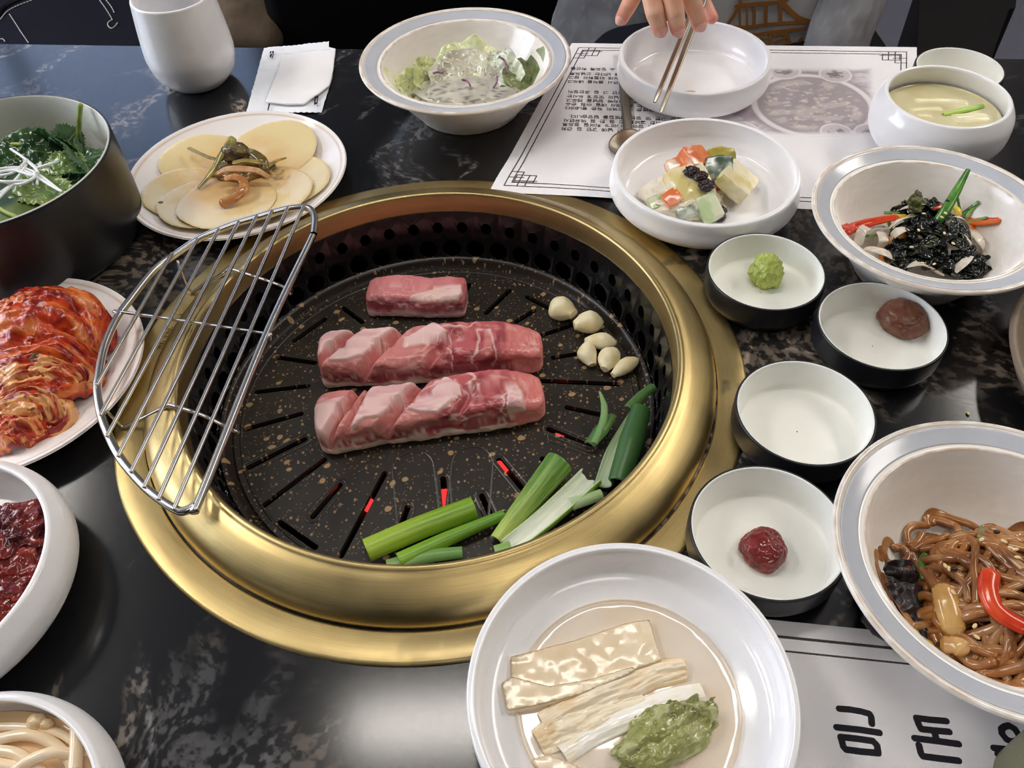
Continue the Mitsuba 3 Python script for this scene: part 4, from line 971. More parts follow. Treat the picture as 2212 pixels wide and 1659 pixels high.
m = blob(at(347, 437, .0185), (.0024, .0018, .0008), 6, .3); put('pickle_scrap', m, WET, color=lin((120, 100, 44)), label='tiny square green scrap on the left radish slices', cat='pickle')

# ------------------------------------------------------------------ kimchi
KC = np.array([-.4042, .4596])
def strip(path, width, seed, thick=.004, wav=.35, n=90, nw=34, roll=0.0):
    """a thick crinkled cabbage strip along path, bent over like a saddle"""
    p = spline(path, n); t, a, b = frames(p)
    upv = np.tile([0, 0, 1.0], (n, 1)); upv -= t * (upv * t).sum(1, keepdims=True); upv /= np.linalg.norm(upv, axis=1, keepdims=True)
    side = np.cross(t, upv)
    w = np.interp(np.linspace(0, 1, n), np.linspace(0, 1, len(np.atleast_1d(width))), np.atleast_1d(width))
    s = np.linspace(-1, 1, nw)
    nz = fbm(np.stack([np.repeat(np.linspace(0, 5, n)[:, None], nw, 1) + seed * 7, np.repeat(s[None] * 2.6, n, 0), np.full((n, nw), seed * 1.0)], -1), 4, seed) - .5
    bow = (1 - s ** 2)[None] * w[:, None] * (.45 + roll)
    top = p[:, None] + side[:, None] * (s[None] * w[:, None])[..., None] + upv[:, None] * (bow + nz * wav * w[:, None] * 1.6)[..., None]
    bot = top - upv[:, None] * thick
    loop = np.concatenate([top, bot[:, ::-1]], 1)
    loop = np.concatenate([loop.mean(1, keepdims=True)[:1].repeat(2 * nw, 1) * .15 + loop[:1] * .85, loop, loop.mean(1, keepdims=True)[-1:].repeat(2 * nw, 1) * .15 + loop[-1:] * .85, loop.mean(1, keepdims=True)[-1:].repeat(2 * nw, 1)], 0)
    m = grid_mesh(loop, closed_v=True)
    uv = np.stack([np.repeat(np.linspace(0, 1, n + 3)[:, None], 2 * nw, 1).ravel(), np.tile(np.r_[s, s[::-1]], n + 3)], -1)
    return m, uv


KIM = prin('kimchi', VC, 0.27, 0.45)


def kimchi(path, width, seed, label, pale=.4, **kw):
    m, uv = strip([at(*p) for p in path], width, seed, **kw)
    v = np.array(m.vertices); v += (fbm(v * np.array([150, 260, 150]), 4, seed)[:, None] - .5) * [0, .001, .0060]
    v[:, 2] += (fbm(np.c_[uv[:, 0] * 3.5, uv[:, 1] * 7.5, uv[:, 0] * 0 + seed * 3.3], 3, seed + 2) - .5) * .011
    v[:, 2] = np.maximum(v[:, 2], .0072)
    m = tm(v, m.faces)
    f1 = fbm(np.c_[uv[:, 0] * 5, uv[:, 1] * 4.5, uv[:, 0] * 0 + seed], 4, seed); f2 = vnoise(m, 130, seed, 4)
    col = mixc(lin((178, 56, 24)), lin((128, 26, 18)), sstep(.42, .60, f2))
    col = mixc(col, lin((200, 92, 36)), sstep(.46, .62, f1) * .85)
    col = mixc(col, lin((222, 164, 104)), sstep(.60 - .2 * pale, .78 - .2 * pale, f1) * .9 * pale * 1.6)
    col = mixc(col, lin((112, 20, 20)), sstep(.62, .72, vnoise(m, 260, seed + 4, 3)) * .85)
    put('kimchi_piece', m, KIM, color=col, label=label, cat='kimchi', group='kimchi pieces on the side plate')


kimchi([(-20, 735, .020), (50, 700, .034), (120, 690, .036), (178, 730, .026), (205, 775, .014)], [.020, .030, .034, .028, .016], 31, 'topmost broad red kimchi leaf, folded over at the back', .25, thick=.006)
kimchi([(-20, 690, .020), (40, 672, .032), (100, 660, .036), (150, 690, .026)], [.016, .022, .024, .016], 32, 'red kimchi leaf at the back of the pile', .2)
kimchi([(-20, 775, .018), (60, 762, .032), (130, 755, .034), (190, 795, .018), (208, 820, .010)], [.016, .020, .020, .016, .010], 33, 'deep red kimchi leaf across the middle of the pile', .15)
kimchi([(-10, 812, .020), (60, 786, .034), (120, 778, .034), (165, 800, .022)], [.012, .015, .015, .012], 34, 'pale ribbed kimchi stem in the middle of the pile', .9)
kimchi([(0, 850, .016), (50, 815, .030), (110, 796, .032), (165, 815, .024), (178, 838, .014)], [.014, .016, .015, .012, .008], 35, 'orange kimchi leaf curling round to the right', .7)
kimchi([(-15, 870, .014), (60, 845, .024), (130, 830, .024), (190, 822, .014), (212, 812, .009)], [.016, .018, .016, .012, .008], 36, 'red kimchi leaf with a tail on the right of the pile', .2)
kimchi([(5, 935, .010), (20, 888, .020), (60, 862, .028), (105, 872, .024), (122, 910, .014), (95, 925, .010)], [.012, .015, .016, .015, .013, .010], 37, 'rolled pale kimchi stem at the front of the plate', .9, thick=.005)
kimchi([(-15, 905, .016), (20, 895, .022), (60, 890, .024), (85, 915, .016), (60, 945, .010)], [.010, .013, .013, .011, .009], 38, 'kimchi stem coiled inside the rolled one', .8)
kimchi([(-15, 955, .012), (25, 930, .020), (60, 925, .020), (85, 945, .012)], [.014, .016, .015, .010], 39, 'red kimchi leaf at the very front of the plate', .4)
kimchi([(100, 850, .010), (150, 835, .012), (175, 815, .010)], [.010, .012, .008], 40, 'flat orange kimchi scrap at the right front of the pile', .6)
m = blob(at(132, 880, .010), (.008, .006, .004), 8, .5, 3); put('kimchi_crumb', m, WET, color=two(m, (188, 66, 30), (140, 36, 24), 200), label='small red kimchi crumb right of the rolled stem', cat='kimchi')
m = tube([at(66, 775, .050), at(72, 768, .050), at(80, 763, .050)], .001, 6, 8); put('chive_bit', m, SATIN, color=lin((58, 84, 40)), label='tiny green chive bit on the kimchi', cat='chive')

# ------------------------------------------------------------------ dark red seasoned meat, left edge
RC = np.array([-.3810, .2670])
for k, (px, z, r, lb) in enumerate([((20, 1165), .030, (.030, .026, .018), 'dark maroon lump at the back of the red meat'), ((60, 1215), .026, (.024, .018, .014), 'brown-red lump in the middle of the red meat'), ((40, 1260), .026, (.034, .022, .016), 'glossy red lump at the front of the red meat'), ((82, 1165), .020, (.012, .009, .008), 'small round red bit at the right of the red meat'), ((97, 1176), .016, (.010, .006, .005), 'brown stem-like scrap touching the bowl wall'), ((70, 1190), .022, (.016, .012, .010), 'red lump beside the small round bit'), ((20, 1300), .022, (.032, .024, .014), 'dark lump nearest the viewer in the red meat'), ((-10, 1220), .026, (.030, .030, .018), 'big dark lump at the left edge of the red meat')]):
    m = blob(at(*px, z), r, 50 + k, .45, 3.0, 5 if r[0] > .02 else 4)
    v = np.array(m.vertices); v += (fbm(v * 190, 3, k)[:, None] - .5) * .004; rr = np.hypot(v[:, 0] - RC[0], v[:, 1] - RC[1]); s = np.minimum(1, .083 / np.maximum(rr, 1e-6)); v[:, :2] = RC + (v[:, :2] - RC) * s[:, None]; v[:, 2] = np.maximum(v[:, 2], .0068)
    m = tm(v, m.faces)
    col = mixc(two(m, (112, 36, 30), (76, 26, 32), 60, k), lin((166, 66, 42)), sstep(.56, .72, vnoise(m, 110, k + 5)) * .8)
    put('seasoned_meat_lump', m, WET, color=col, label=lb, cat='meat', group='dark red seasoned meat in the left bowl')

# ------------------------------------------------------------------ strands in broth, bottom left
BC = np.array([-.2985, .1065])
def liquid(c, R, z, colr, label, seed, ring=.0012):
    r = np.concatenate([np.linspace(.0002, R * .9, 30), np.linspace(R * .92, R, 12)]); a = np.linspace(0, 2 * PI, 120, endpoint=False)
    zz = z + ring * np.exp(-(R - r) / .0012)
    P = np.stack([r[:, None] * np.cos(a), r[:, None] * np.sin(a), np.repeat(zz[:, None], 120, 1)], -1) + [c[0], c[1], 0]
    P[..., 2] += .0004 * (fbm(P * np.array([70, 70, 0]) + seed, 3, seed) - .5)
    low = P[::-1].copy(); low[..., 2] -= .003
    m = grid_mesh(np.concatenate([P, low], 0), closed_v=True)
    if m.volume < 0: m.faces = m.faces[:, ::-1]
    return put('broth', m, 'mat_broth', color=two(m, *colr, 30, seed), label=label, cat='broth', kind='stuff')


bsdf('broth', type='principled', base_color=VC, roughness=.05, specular=.5)
liquid(BC, .0770, .022, ((236, 208, 168), (226, 192, 146)), 'pale orange broth in the bottom left bowl', 3)
for pts, r, lb in [([(-20, 1600, .024), (60, 1588, .026), (120, 1610, .025), (165, 1665, .024)], .0032, 'white strand curving across the middle of the broth'), ([(165, 1555, .028), (166, 1600, .029), (162, 1665, .030)], .0036, 'thick white strand lying straight along the right side'), ([(20, 1675, .027), (70, 1640, .030), (120, 1625, .030), (160, 1630, .027)], .0032, 'white strand arching in front of the straight one'), ([(-20, 1620, .024), (40, 1630, .025), (90, 1670, .024)], .0034, 'white strand at the left front of the broth'), ([(0, 1570, .023), (60, 1572, .024), (130, 1585, .024), (190, 1625, .023)], .0026, 'thin strand near the far side of the broth'), ([(-10, 1650, .024), (60, 1662, .024)], .0036, 'white strand at the bottom edge of the picture')]:
    m = tube([at(*p) for p in pts], r, 12, 50); put('white_strand', m, WET, color=two(m, (240, 226, 204), (232, 210, 176), 60), label=lb, cat='bean sprout', group='white strands in the bottom left bowl')
for px, r, lb in [((80, 1558), (.0055, .0045, .0045), 'round pale sprout head in the bottom left bowl'), ((100, 1564), (.004, .003, .003), 'small brown sprout head beside the round pale one')]:
    m = blob(at(*px, .027), r, 3, .2); put('sprout_head', m, WET, color=two(m, (238, 214, 176), (214, 176, 124), 120), label=lb, cat='bean sprout')

# ------------------------------------------------------------------ greens in the black bowl
GCN = np.array([-.4520, .6480])
zl = .058
m = blob((GCN[0], GCN[1], .040), (.088, .088, .018), 9, .25, 3, 4); put('greens_bed', m, SATIN, color=two(m, (44, 66, 34), (84, 102, 50), 70), label='dressed greens filling the lower part of the black bowl', cat='salad', kind='stuff')
LG = [((120, 312), .066, .020, 2.6, 1.2, 61, 'dark leaf standing up at the back of the black bowl'), ((170, 330), .066, .022, 2.2, .8, 62, 'dark serrated leaf right of the standing one'), ((60, 335), .062, .024, .2, .5, 63, 'broad dark serrated leaf in the middle of the black bowl'), ((20, 350), .062, .020, .6, .6, 64, 'dark leaf at the left edge of the black bowl'), ((180, 350), .064, .018, .4, .1, 65, 'dark green leaf by the right wall of the black bowl'),
      ((138, 352), .068, .012, .3, .4, 66, 'small light green round leaf on top of the greens'), ((215, 315), .064, .012, 1.9, 1.2, 67, 'narrow pointed leaf against the right wall of the black bowl'), ((80, 405), .058, .022, -.3, .2, 68, 'light green leaf below the white radish shreds'), ((40, 440), .054, .022, .1, .2, 69, 'pale veined leaf at the front of the black bowl'), ((110, 395), .056, .018, -.9, .4, 70, 'dark leaf right of the radish shreds'),
      ((155, 300), .064, .015, 1.4, .9, 71, 'glossy leaf tip behind the green stem'), ((10, 400), .056, .022, .9, .3, 72, 'dark leaf under the radish shreds'), ((10, 470), .050, .020, .5, .2, 73, 'dark leaf at the front left of the black bowl'), ((150, 385), .056, .018, -.5, .2, 74, 'olive leaf by the front wall of the black bowl')]
for k, (px, z, s, yaw, tl, sd, lb) in enumerate(LG):
    c = at(*px, z); c[:2] = GCN + (c[:2] - GCN) * min(1, .076 / max(1e-6, np.linalg.norm(c[:2] - GCN)))
    m, rr, yy = leaf_sheet(c, s, yaw, tl, sd, wav=.30, aspect=1.5, serr=.28)
    v = np.array(m.vertices); rad = np.hypot(v[:, 0] - GCN[0], v[:, 1] - GCN[1]); sc_ = np.minimum(1, .0975 / rad); v[:, :2] = GCN + (v[:, :2] - GCN) * sc_[:, None]; m = tm(v, m.faces)
    cs = ((58, 88, 44), (36, 64, 36)) if k not in (5, 7, 8) else ((116, 134, 74), (92, 116, 58))
    col = mixc(two(m, *cs, 70, sd), lin((120, 136, 84)), sstep(.07, .0, np.abs(yy)) * .5)
    put('green_leaf', m, WET, color=col, label=lb, cat='leaf', group='green leaves in the black bowl')
m = tube([at(170, 298, .062), at(171, 260, .080), at(174, 226, .0955)], .0024, 8, 16); put('herb_sprig', m, SATIN, color=two(m, (150, 164, 84), (118, 140, 60), 100), label='pale green stem leaning on the back rim of the black bowl', cat='stem')
m = tube([at(0, 322, .066), at(20, 312, .070), at(45, 312, .070)], .0019, 8, 16); put('herb_sprig', m, SATIN, color=lin((150, 170, 76)), label='thin bright stem at the left edge of the black bowl', cat='stem')
m = tube([at(-5, 448, .060), at(15, 460, .058), at(34, 468, .056)], .0019, 8, 16); put('herb_sprig', m, SATIN, color=lin((160, 176, 96)), label='thin pale stem at the front of the black bowl', cat='stem')
SHR = [[(23, 322), (50, 340), (84, 366)], [(-5, 365), (40, 362), (80, 375), (130, 412)], [(12, 362), (60, 372), (105, 398), (132, 413)], [(-5, 390), (40, 398), (72, 385), (75, 372)], [(-5, 420), (20, 402), (45, 375), (60, 352)], [(-5, 380), (30, 372), (60, 345)], [(82, 362), (105, 355), (125, 348)], [(-5, 392), (25, 392), (60, 390)], [(80, 370), (82, 385), (80, 398)], [(-5, 430), (15, 410), (35, 395)], [(60, 350), (75, 362), (82, 372)], [(-5, 372), (30, 368), (70, 380)]]
for k, pts in enumerate(SHR):
    m = tube([at(x, y, .072 + .001 * (k % 4) + .002 * math.sin(i * 2 + k)) for i, (x, y) in enumerate(pts)], .00135, 8, 24); put('radish_shred', m, WET, color=lin((226, 228, 228)), label='thin white radish shred in the tangle on top of the greens', cat='radish shred', group='white radish shreds on the greens')

# ------------------------------------------------------------------ radish and cabbage in broth, nearest bowl
KB = np.array([.0574, .1733]); KW = .0105
liquid(KB, .0650, KW, ((216, 199, 178), (220, 208, 192)), 'cloudy pale broth in the nearest white bowl', 5, .0016)
ZK = lambda pts: zoomed(980, 1170, 3.393, pts)


def slab(poly, ztop, thick, label, seed, cols, bump=.0012, name='radish_slab', cat='radish', tiltf=None):
    P = Polygon(xy(ZK(poly), ztop)).buffer(-.0015).buffer(.0015)
    zf = lambda x, y: ztop + bump * 2 * (fbm(np.stack([x * 70 + seed, y * 70, x * 0], -1), 3, seed) - .5) + (tiltf(x, y) if tiltf else 0)
    m = poly_sheet(P, h=.0016, zf=zf, thick=thick, edge=.0014)
    return put(name, m, WET, color=two(m, *cols, 45, seed, .35, .7), label=label, cat=cat, group='pickled vegetables in the nearest bowl')


slab([(415, 845), (700, 770), (900, 720), (1250, 600), (1435, 570), (1470, 690), (1530, 870), (1300, 950), (1050, 1040), (800, 1100), (600, 1150), (415, 1050)], KW + .0040, .006, 'wet translucent radish slab, farthest in the nearest bowl', 2, ((228, 210, 180), (222, 200, 166)), .0014)
slab([(345, 1040), (430, 990), (700, 1060), (1000, 1010), (1300, 920), (1420, 900), (1250, 990), (900, 1130), (600, 1205), (395, 1240), (370, 1150)], KW + .0055, .008, 'thick pale radish slab in front of the farthest one', 3, ((230, 216, 188), (224, 206, 174)), .0008)
for pts, w, sd, lb, cs in [([(650, 1340), (900, 1220), (1200, 1080), (1500, 960), (1700, 920)], [.007, .009, .009, .008, .006], 81, 'crinkled pale cabbage rib behind the white rib', ((236, 222, 196), (228, 204, 166))), ([(700, 1290), (1000, 1170), (1300, 1060), (1700, 970)], [.004, .005, .005, .004], 84, 'soft cabbage edge resting on the crinkled rib', ((234, 224, 198), (222, 200, 160))),
                       ([(800, 1560), (1000, 1420), (1300, 1280), (1600, 1160), (1830, 1110)], [.006, .0065, .007, .007, .0065], 82, 'smooth white cabbage rib in the middle of the nearest bowl', ((240, 236, 226), (232, 222, 200))), ([(620, 1480), (760, 1400), (950, 1330), (1150, 1240), (1390, 1150)], [.008, .010, .009, .007, .004], 83, 'frilly cabbage leaf between the two ribs', ((236, 224, 196), (224, 198, 158)))]:
    q_ = [at(*p, KW + .0015) for p in ZK(pts)]
    m, uv = strip(q_, w, sd, thick=.006, wav=.40 if sd != 82 else .12); v = np.array(m.vertices); v[:, 2] = np.maximum(v[:, 2], .0068); m = tm(v, m.faces)
    put('cabbage_rib', m, WET, color=two(m, *cs, 90, sd), label=lb, cat='cabbage', group='pickled vegetables in the nearest bowl')
m = blob(at(*ZK([(1560, 1420)])[0], KW + .001), (.0345, .0155, .0115), 12, .34, 2.6, 5, .48)
v = np.array(m.vertices); v += (fbm(v * 170, 4, 3)[:, None] - .5) * [0, .001, .0065]; v[:, 2] = np.maximum(v[:, 2], .0068); m = tm(v, m.faces)
put('cabbage_leaf', m, WET, color=mixc(two(m, (138, 140, 82), (104, 108, 54), 60, 2), lin((172, 172, 122)), sstep(.52, .66, vnoise(m, 190, 9, 3)) * .8), label='wrinkled olive-green cabbage leaf lump in the nearest bowl', cat='cabbage', group='pickled vegetables in the nearest bowl')
slab([(560, 1600), (700, 1560), (900, 1640), (1000, 1720), (700, 1760)], KW + .003, .006, 'radish slab cut by the bottom edge of the picture', 6, ((230, 216, 192), (224, 206, 176)), .0008)

# ------------------------------------------------------------------ fruit salad
FB = np.array([.1905, .6500]); ff = lambda r: np.interp(r / .0885, [0, .68, .84, .9], [.006, .007, .011, .017])
ZF = lambda pts: zoomed(1300, 230, 3.95, pts)


def chunk(px, size, yaw, tilt, roll, z, cols, label, name, seed, rnd=.18, mat=WET, coat=.5, shape=None):
    m = shape if shape is not None else trimesh.creation.box(extents=[1, 1, 1])
    if shape is None:
        m = m.subdivide().subdivide().subdivide().subdivide()
        v = np.array(m.vertices); n_ = v / (np.linalg.norm(v, axis=1, keepdims=True) + 1e-9) * .62; k = np.clip((np.abs(v).max(1) * 2), 0, 1)[:, None]
        v = v * (1 - rnd) + n_ * rnd
    else: v = np.array(m.vertices)
    v = v * np.asarray(size)
    v = v * (1 + .10 * (fbm(v * 90 + seed * 5, 3, seed)[:, None] - .5) * 2)
    for ang, ax in ((roll, 0), (tilt, 1), (yaw, 2)):
        c_, s_ = math.cos(ang), math.sin(ang); R_ = np.eye(3); i, j = [(1, 2), (0, 2), (0, 1)][ax]; R_[i, i] = R_[j, j] = c_; R_[i, j], R_[j, i] = s_, -s_
        v = v @ R_
    c = at(*ZF([px])[0], z); v = v + c
    d_ = v[:, :2] - FB; v[:, 2] = np.maximum(v[:, 2], ff(np.hypot(d_[:, 0], d_[:, 1])) + .0004)
    m = tm(v, m.faces)
    col = mixc(two(m, *cols, 70, seed), lin((232, 226, 208)), sstep(.50, .66, vnoise(m, 85, seed + 3)) * coat)
    put(name, m, mat, color=col, label=label, cat=name.replace('_', ' '), group='fruit salad pieces')


chunk((780, 465), (.025, .023, .018), .5, -.25, .35, .031, ((222, 132, 88), (208, 108, 66)), 'orange carrot cube on top of the fruit salad', 'carrot_chunk', 1, coat=.45)
chunk((600, 800), (.016, .016, .013), .4, .3, .3, .020, ((226, 128, 70), (214, 110, 60)), 'small orange carrot cube at the front of the fruit salad', 'carrot_chunk', 2, coat=.4)
chunk((640, 545), (.017, .020, .016), .2, .2, .4, .024, ((220, 140, 96), (212, 120, 76)), 'carrot chunk half covered in dressing at the left of the fruit salad', 'carrot_chunk', 3, coat=.7)
chunk((965, 700), (.012, .010, .008), .9, .2, .1, .016, ((206, 112, 66), (190, 90, 52)), 'small carrot chip behind the pale potato wedge', 'carrot_chunk', 4, coat=.2)
chunk((1150, 640), (.044, .032, .014), 1.05, -.25, .5, .023, ((224, 212, 168), (206, 188, 116)), 'big pale apple wedge at the right of the fruit salad', 'apple_wedge', 5, rnd=.05, coat=.35)
chunk((1010, 430), (.029, .017, .009), .1, -.1, .75, .027, ((178, 164, 60), (148, 134, 44)), 'olive-yellow apple peel slice at the back of the fruit salad', 'apple_wedge', 6, rnd=.55, coat=.05)
chunk((1000, 540), (.026, .023, .012), -.15, .1, .5, .030, ((176, 184, 176), (66, 84, 66)), 'grey-green cucumber slice coated in dressing, right of the raisins', 'cucumber_slice', 7, rnd=.12, coat=.55)
chunk((750, 690), (.040, .038, .020), .3, .05, .35, .022, ((222, 208, 158), (212, 196, 130)), 'cream-coated apple chunk in the middle of the fruit salad', 'apple_wedge', 8, rnd=.35, coat=.7)
chunk((915, 875), (.018, .024, .015), .3, .2, .5, .017, ((216, 220, 190), (180, 198, 150)), 'pale green cucumber chunk at the front of the fruit salad', 'cucumber_slice', 9, rnd=.15, coat=.5)
chunk((480, 830), (.018, .014, .011), .2, .2, .3, .013, ((208, 214, 178), (146, 170, 116)), 'cucumber chunk at the left front of the fruit salad', 'cucumber_slice', 10, rnd=.2, coat=.5)
chunk((740, 890), (.026, .014, .012), .25, .1, .4, .014, ((200, 204, 190), (110, 122, 108)), 'dark-edged cucumber sliver at the very front of the fruit salad', 'cucumber_slice', 11, rnd=.3, coat=.6)
for k, (px, r, z, lb) in enumerate([((768, 560), .0072, .036, 'leftmost raisin on the fruit salad'), ((845, 597), .0062, .036, 'middle raisin of the three in a row'), ((895, 672), .0070, .034, 'rightmost raisin of the three in a row'), ((1012, 890), .0056, .012, 'raisin on the bowl floor, the nearest one'), ((1012, 945), .0050, .010, 'raisin half hidden behind the front rim')]):
    m = blob(at(*ZF([px])[0], z), (r * 1.05, r * .8, r * .75), 20 + k, .35, 3.4, 4); put('raisin', m, WET, color=two(m, (54, 34, 34), (28, 18, 22), 300), label=lb, cat='raisin', group='raisins in the fruit salad')
m = blob(at(*ZF([(700, 760)])[0], .012), (.037, .032, .013), 33, .35, 2.6, 4); v = np.array(m.vertices); v[:, 2] = np.maximum(v[:, 2], .0066)
put('cream_dressing', tm(v, m.faces), WET, color=two(m, (234, 228, 212), (226, 216, 192), 60), label='creamy white dressing under the fruit salad', cat='dressing', kind='stuff')

# ------------------------------------------------------------------ sauces
def paste(px, r, seed, cols, label, name, c, amp=.32, fl=.0055, freq=2.6, fine=.0022, squash=1.0):
    p_ = at(*px, .010)
    m = blob((p_[0], p_[1], fl + r[2] * .55), r, seed, amp, freq, 5); v = np.array(m.vertices)
    v += (fbm(v * 330, 3, seed)[:, None] - .5) * fine * np.array([.6, .6, 1.0]); v[:, 2] = np.maximum(v[:, 2], fl)
    dd = v[:, :2] - c; rr = np.hypot(*dd.T); s_ = np.minimum(1, .0440 / np.maximum(rr, 1e-6)); v[:, :2] = c + dd * s_[:, None]
    m = tm(v, m.faces); put(name, m, WET if name == 'chili_paste' else SATIN, color=two(m, *cols, 160, seed), label=label, cat='sauce')


paste((1653, 598), (.0135, .0140, .0170), 3, ((168, 178, 92), (146, 160, 70)), 'rough green wasabi mound in its sauce dish', 'wasabi', np.array([.2161, .5168]), .30, fine=.0065, freq=1.9)
paste((1955, 692), (.0205, .0205, .0135), 8, ((112, 68, 48), (94, 54, 38)), 'brown soybean paste lump in its sauce dish', 'soybean_paste', np.array([.2900, .4480]), .16, fine=.0012, freq=1.6)
paste((1648, 1188), (.0150, .0155, .0095), 6, ((126, 50, 46), (104, 36, 34)), 'glossy dark red chili paste dollop in its sauce dish', 'chili_paste', np.array([.1592, .2719]), .24, fine=.0004, freq=1.7)

# ------------------------------------------------------------------ soup cup
UC = np.array([.4345, .7190])
liquid(UC, .0560, .0390, ((200, 190, 146), (212, 204, 166)), 'clear yellowish broth in the soup cup', 8, .0016)
ZU = lambda pts: zoomed(1652, 0, 3.95, pts)
for a, b, r, cs, lb in [((1290, 870), (1720, 885), .0058, ((232, 228, 196), (220, 214, 172)), 'white radish stick floating at the back of the soup cup'), ((1250, 955), (1500, 940), .0052, ((224, 218, 176), (216, 208, 160)), 'radish stick at the left of the soup cup'), ((1620, 1030), (1900, 1020), .0095, ((226, 220, 182), (220, 212, 170)), 'broad radish piece at the front of the soup cup'), ((1300, 1000), (1420, 1010), .005, ((220, 212, 168), (214, 204, 156)), 'small radish bit under the broth at the left')]:
    m = tube([at(*ZU([a])[0], .0375), at(*ZU([((a[0] + b[0]) / 2, (a[1] + b[1]) / 2 - 6)])[0], .0378), at(*ZU([b])[0], .0375)], r, 14, 20, flat=.45); put('radish_stick', m, WET, color=two(m, *cs, 60), label=lb, cat='radish', group='radish in the soup cup')
half_pipe('scallion_piece', [at(*ZU([(1520, 985)])[0], .0385), at(*ZU([(1690, 950)])[0], .039), at(*ZU([(1855, 915)])[0], .0385)], [.0028, .0036, .0030], 2.6, 'light green scallion strip floating in the soup cup', ((178, 204, 96), (140, 184, 66)), ((200, 214, 140), (180, 200, 120)), 21, group=None)

# ------------------------------------------------------------------ onion and seaweed bowl
YC = np.array([.3556, .5436]); yf = banded_floor(.0975, .060)
ZY = lambda pts: zoomed(1720, 300, 4.496, pts)
def on_dish(px, z, c, f, lift=.0025):
    """the point seen at px, at height z or on the dish's inside where that comes first"""
    for zz in np.arange(z, .075, .0004):
        p_ = at(*px, zz)
        if f(np.hypot(*(p_[:2] - c))) + lift <= zz: break
    return p_
def Y(px, z): return on_dish(ZY([px])[0], z, YC, yf)
ON = [([(600, 1010), (650, 880), (780, 830), (900, 870), (860, 960)], .0035, 'clear onion slice at the left front of the onion salad'), ([(990, 690), (1100, 660), (1170, 720), (1180, 790), (1080, 760)], .0036, 'pinkish onion ring piece at the back of the onion salad'), ([(920, 850), (1000, 790), (1120, 770), (1250, 800)], .0040, 'white onion slice behind the seaweed on the left'), ([(900, 980), (1000, 890), (1120, 870), (1180, 890)], .0036, 'curved onion slice left of the seaweed'),
      ([(1480, 770), (1580, 760), (1640, 820), (1680, 900), (1700, 1000)], .0034, 'clear onion arc right of the chive'), ([(1600, 940), (1660, 1020), (1640, 1120), (1560, 1200)], .0034, 'onion arc curling over the right side of the seaweed'), ([(1700, 880), (1780, 980), (1820, 1050), (1780, 1080)], .0036, 'pale onion slice at the far right of the onion salad'), ([(1060, 1240), (1180, 1210), (1300, 1250), (1400, 1310)], .0046, 'onion slice at the front under the seaweed'), ([(700, 1060), (850, 1100), (1000, 1180)], .0044, 'onion slice at the front left of the onion salad'), ([(820, 900), (850, 980), (830, 1060)], .0034, 'upright onion slice at the left of the onion salad'), ([(1540, 1270), (1640, 1190), (1690, 1100)], .0036, 'onion slice between the two seaweed clumps')]
for pts, r, lb in [(a_, b_ * 1.25, c_) for a_, b_, c_ in ON]:
    m = tube([Y(p, .022 + .008 * math.sin(i * 1.7) + (.008 if 900 < p[0] < 1700 and p[1] < 1000 else 0)) for i, p in enumerate(pts)], r, 12, 40, flat=.20)
    v = np.array(m.vertices); m = tm(keep_in(v, YC, yf), m.faces); put('onion_slice', m, WET, color=two(m, (218, 208, 194), (196, 188, 172), 110), label=lb, cat='onion', group='onion slices in the seaweed salad')
def seaweed(px, z, r, sd, lb):
    ms = []
    for k in range(46):
        a = rng.uniform(0, 2 * PI); q_ = np.sqrt(rng.uniform(0, 1)); c = Y(px, z) + [q_ * r[0] * math.cos(a), q_ * r[1] * math.sin(a), r[2] * (1 - q_ ** 2) * rng.uniform(.4, 1.1)]
        m, _, _ = leaf_sheet(c, rng.uniform(.0032, .0068), rng.uniform(0, PI), rng.uniform(-.7, .7), sd * 100 + k, wav=.6, n=7, aspect=rng.uniform(1.2, 2.6), curl=.8)
        ms.append(m)
    m = join(ms); v = keep_in(np.array(m.vertices), YC, yf); m = tm(v, m.faces)
    put('seaweed', m, WET, color=mixc(two(m, (26, 30, 26), (12, 15, 14), 200, sd), lin((70, 74, 44)), sstep(.62, .74, vnoise(m, 150, sd)) * .7), label=lb, cat='seaweed', group='shredded seaweed on the onion salad', kind='stuff')
seaweed((1340, 990), .026, (.030, .026, .017), 1, 'big heap of black shredded seaweed on the onion salad')
seaweed((1690, 1240), .018, (.016, .014, .008), 2, 'small clump of black seaweed at the right front of the onion salad')
seaweed((1160, 1130), .024, (.024, .014, .010), 3, 'black seaweed shreds at the front of the big heap')
seaweed((1230, 690), .032, (.018, .007, .006), 4, 'black seaweed shreds at the back of the onion salad')
m, _, _ = leaf_sheet(Y((1180, 610), .044), .009, .9, .9, 77, wav=.5, aspect=1.5); put('seaweed_flake', m, SATIN, color=two(m, (88, 90, 46), (52, 56, 30), 150), label='curled olive seaweed flake standing at the back of the onion salad', cat='seaweed')
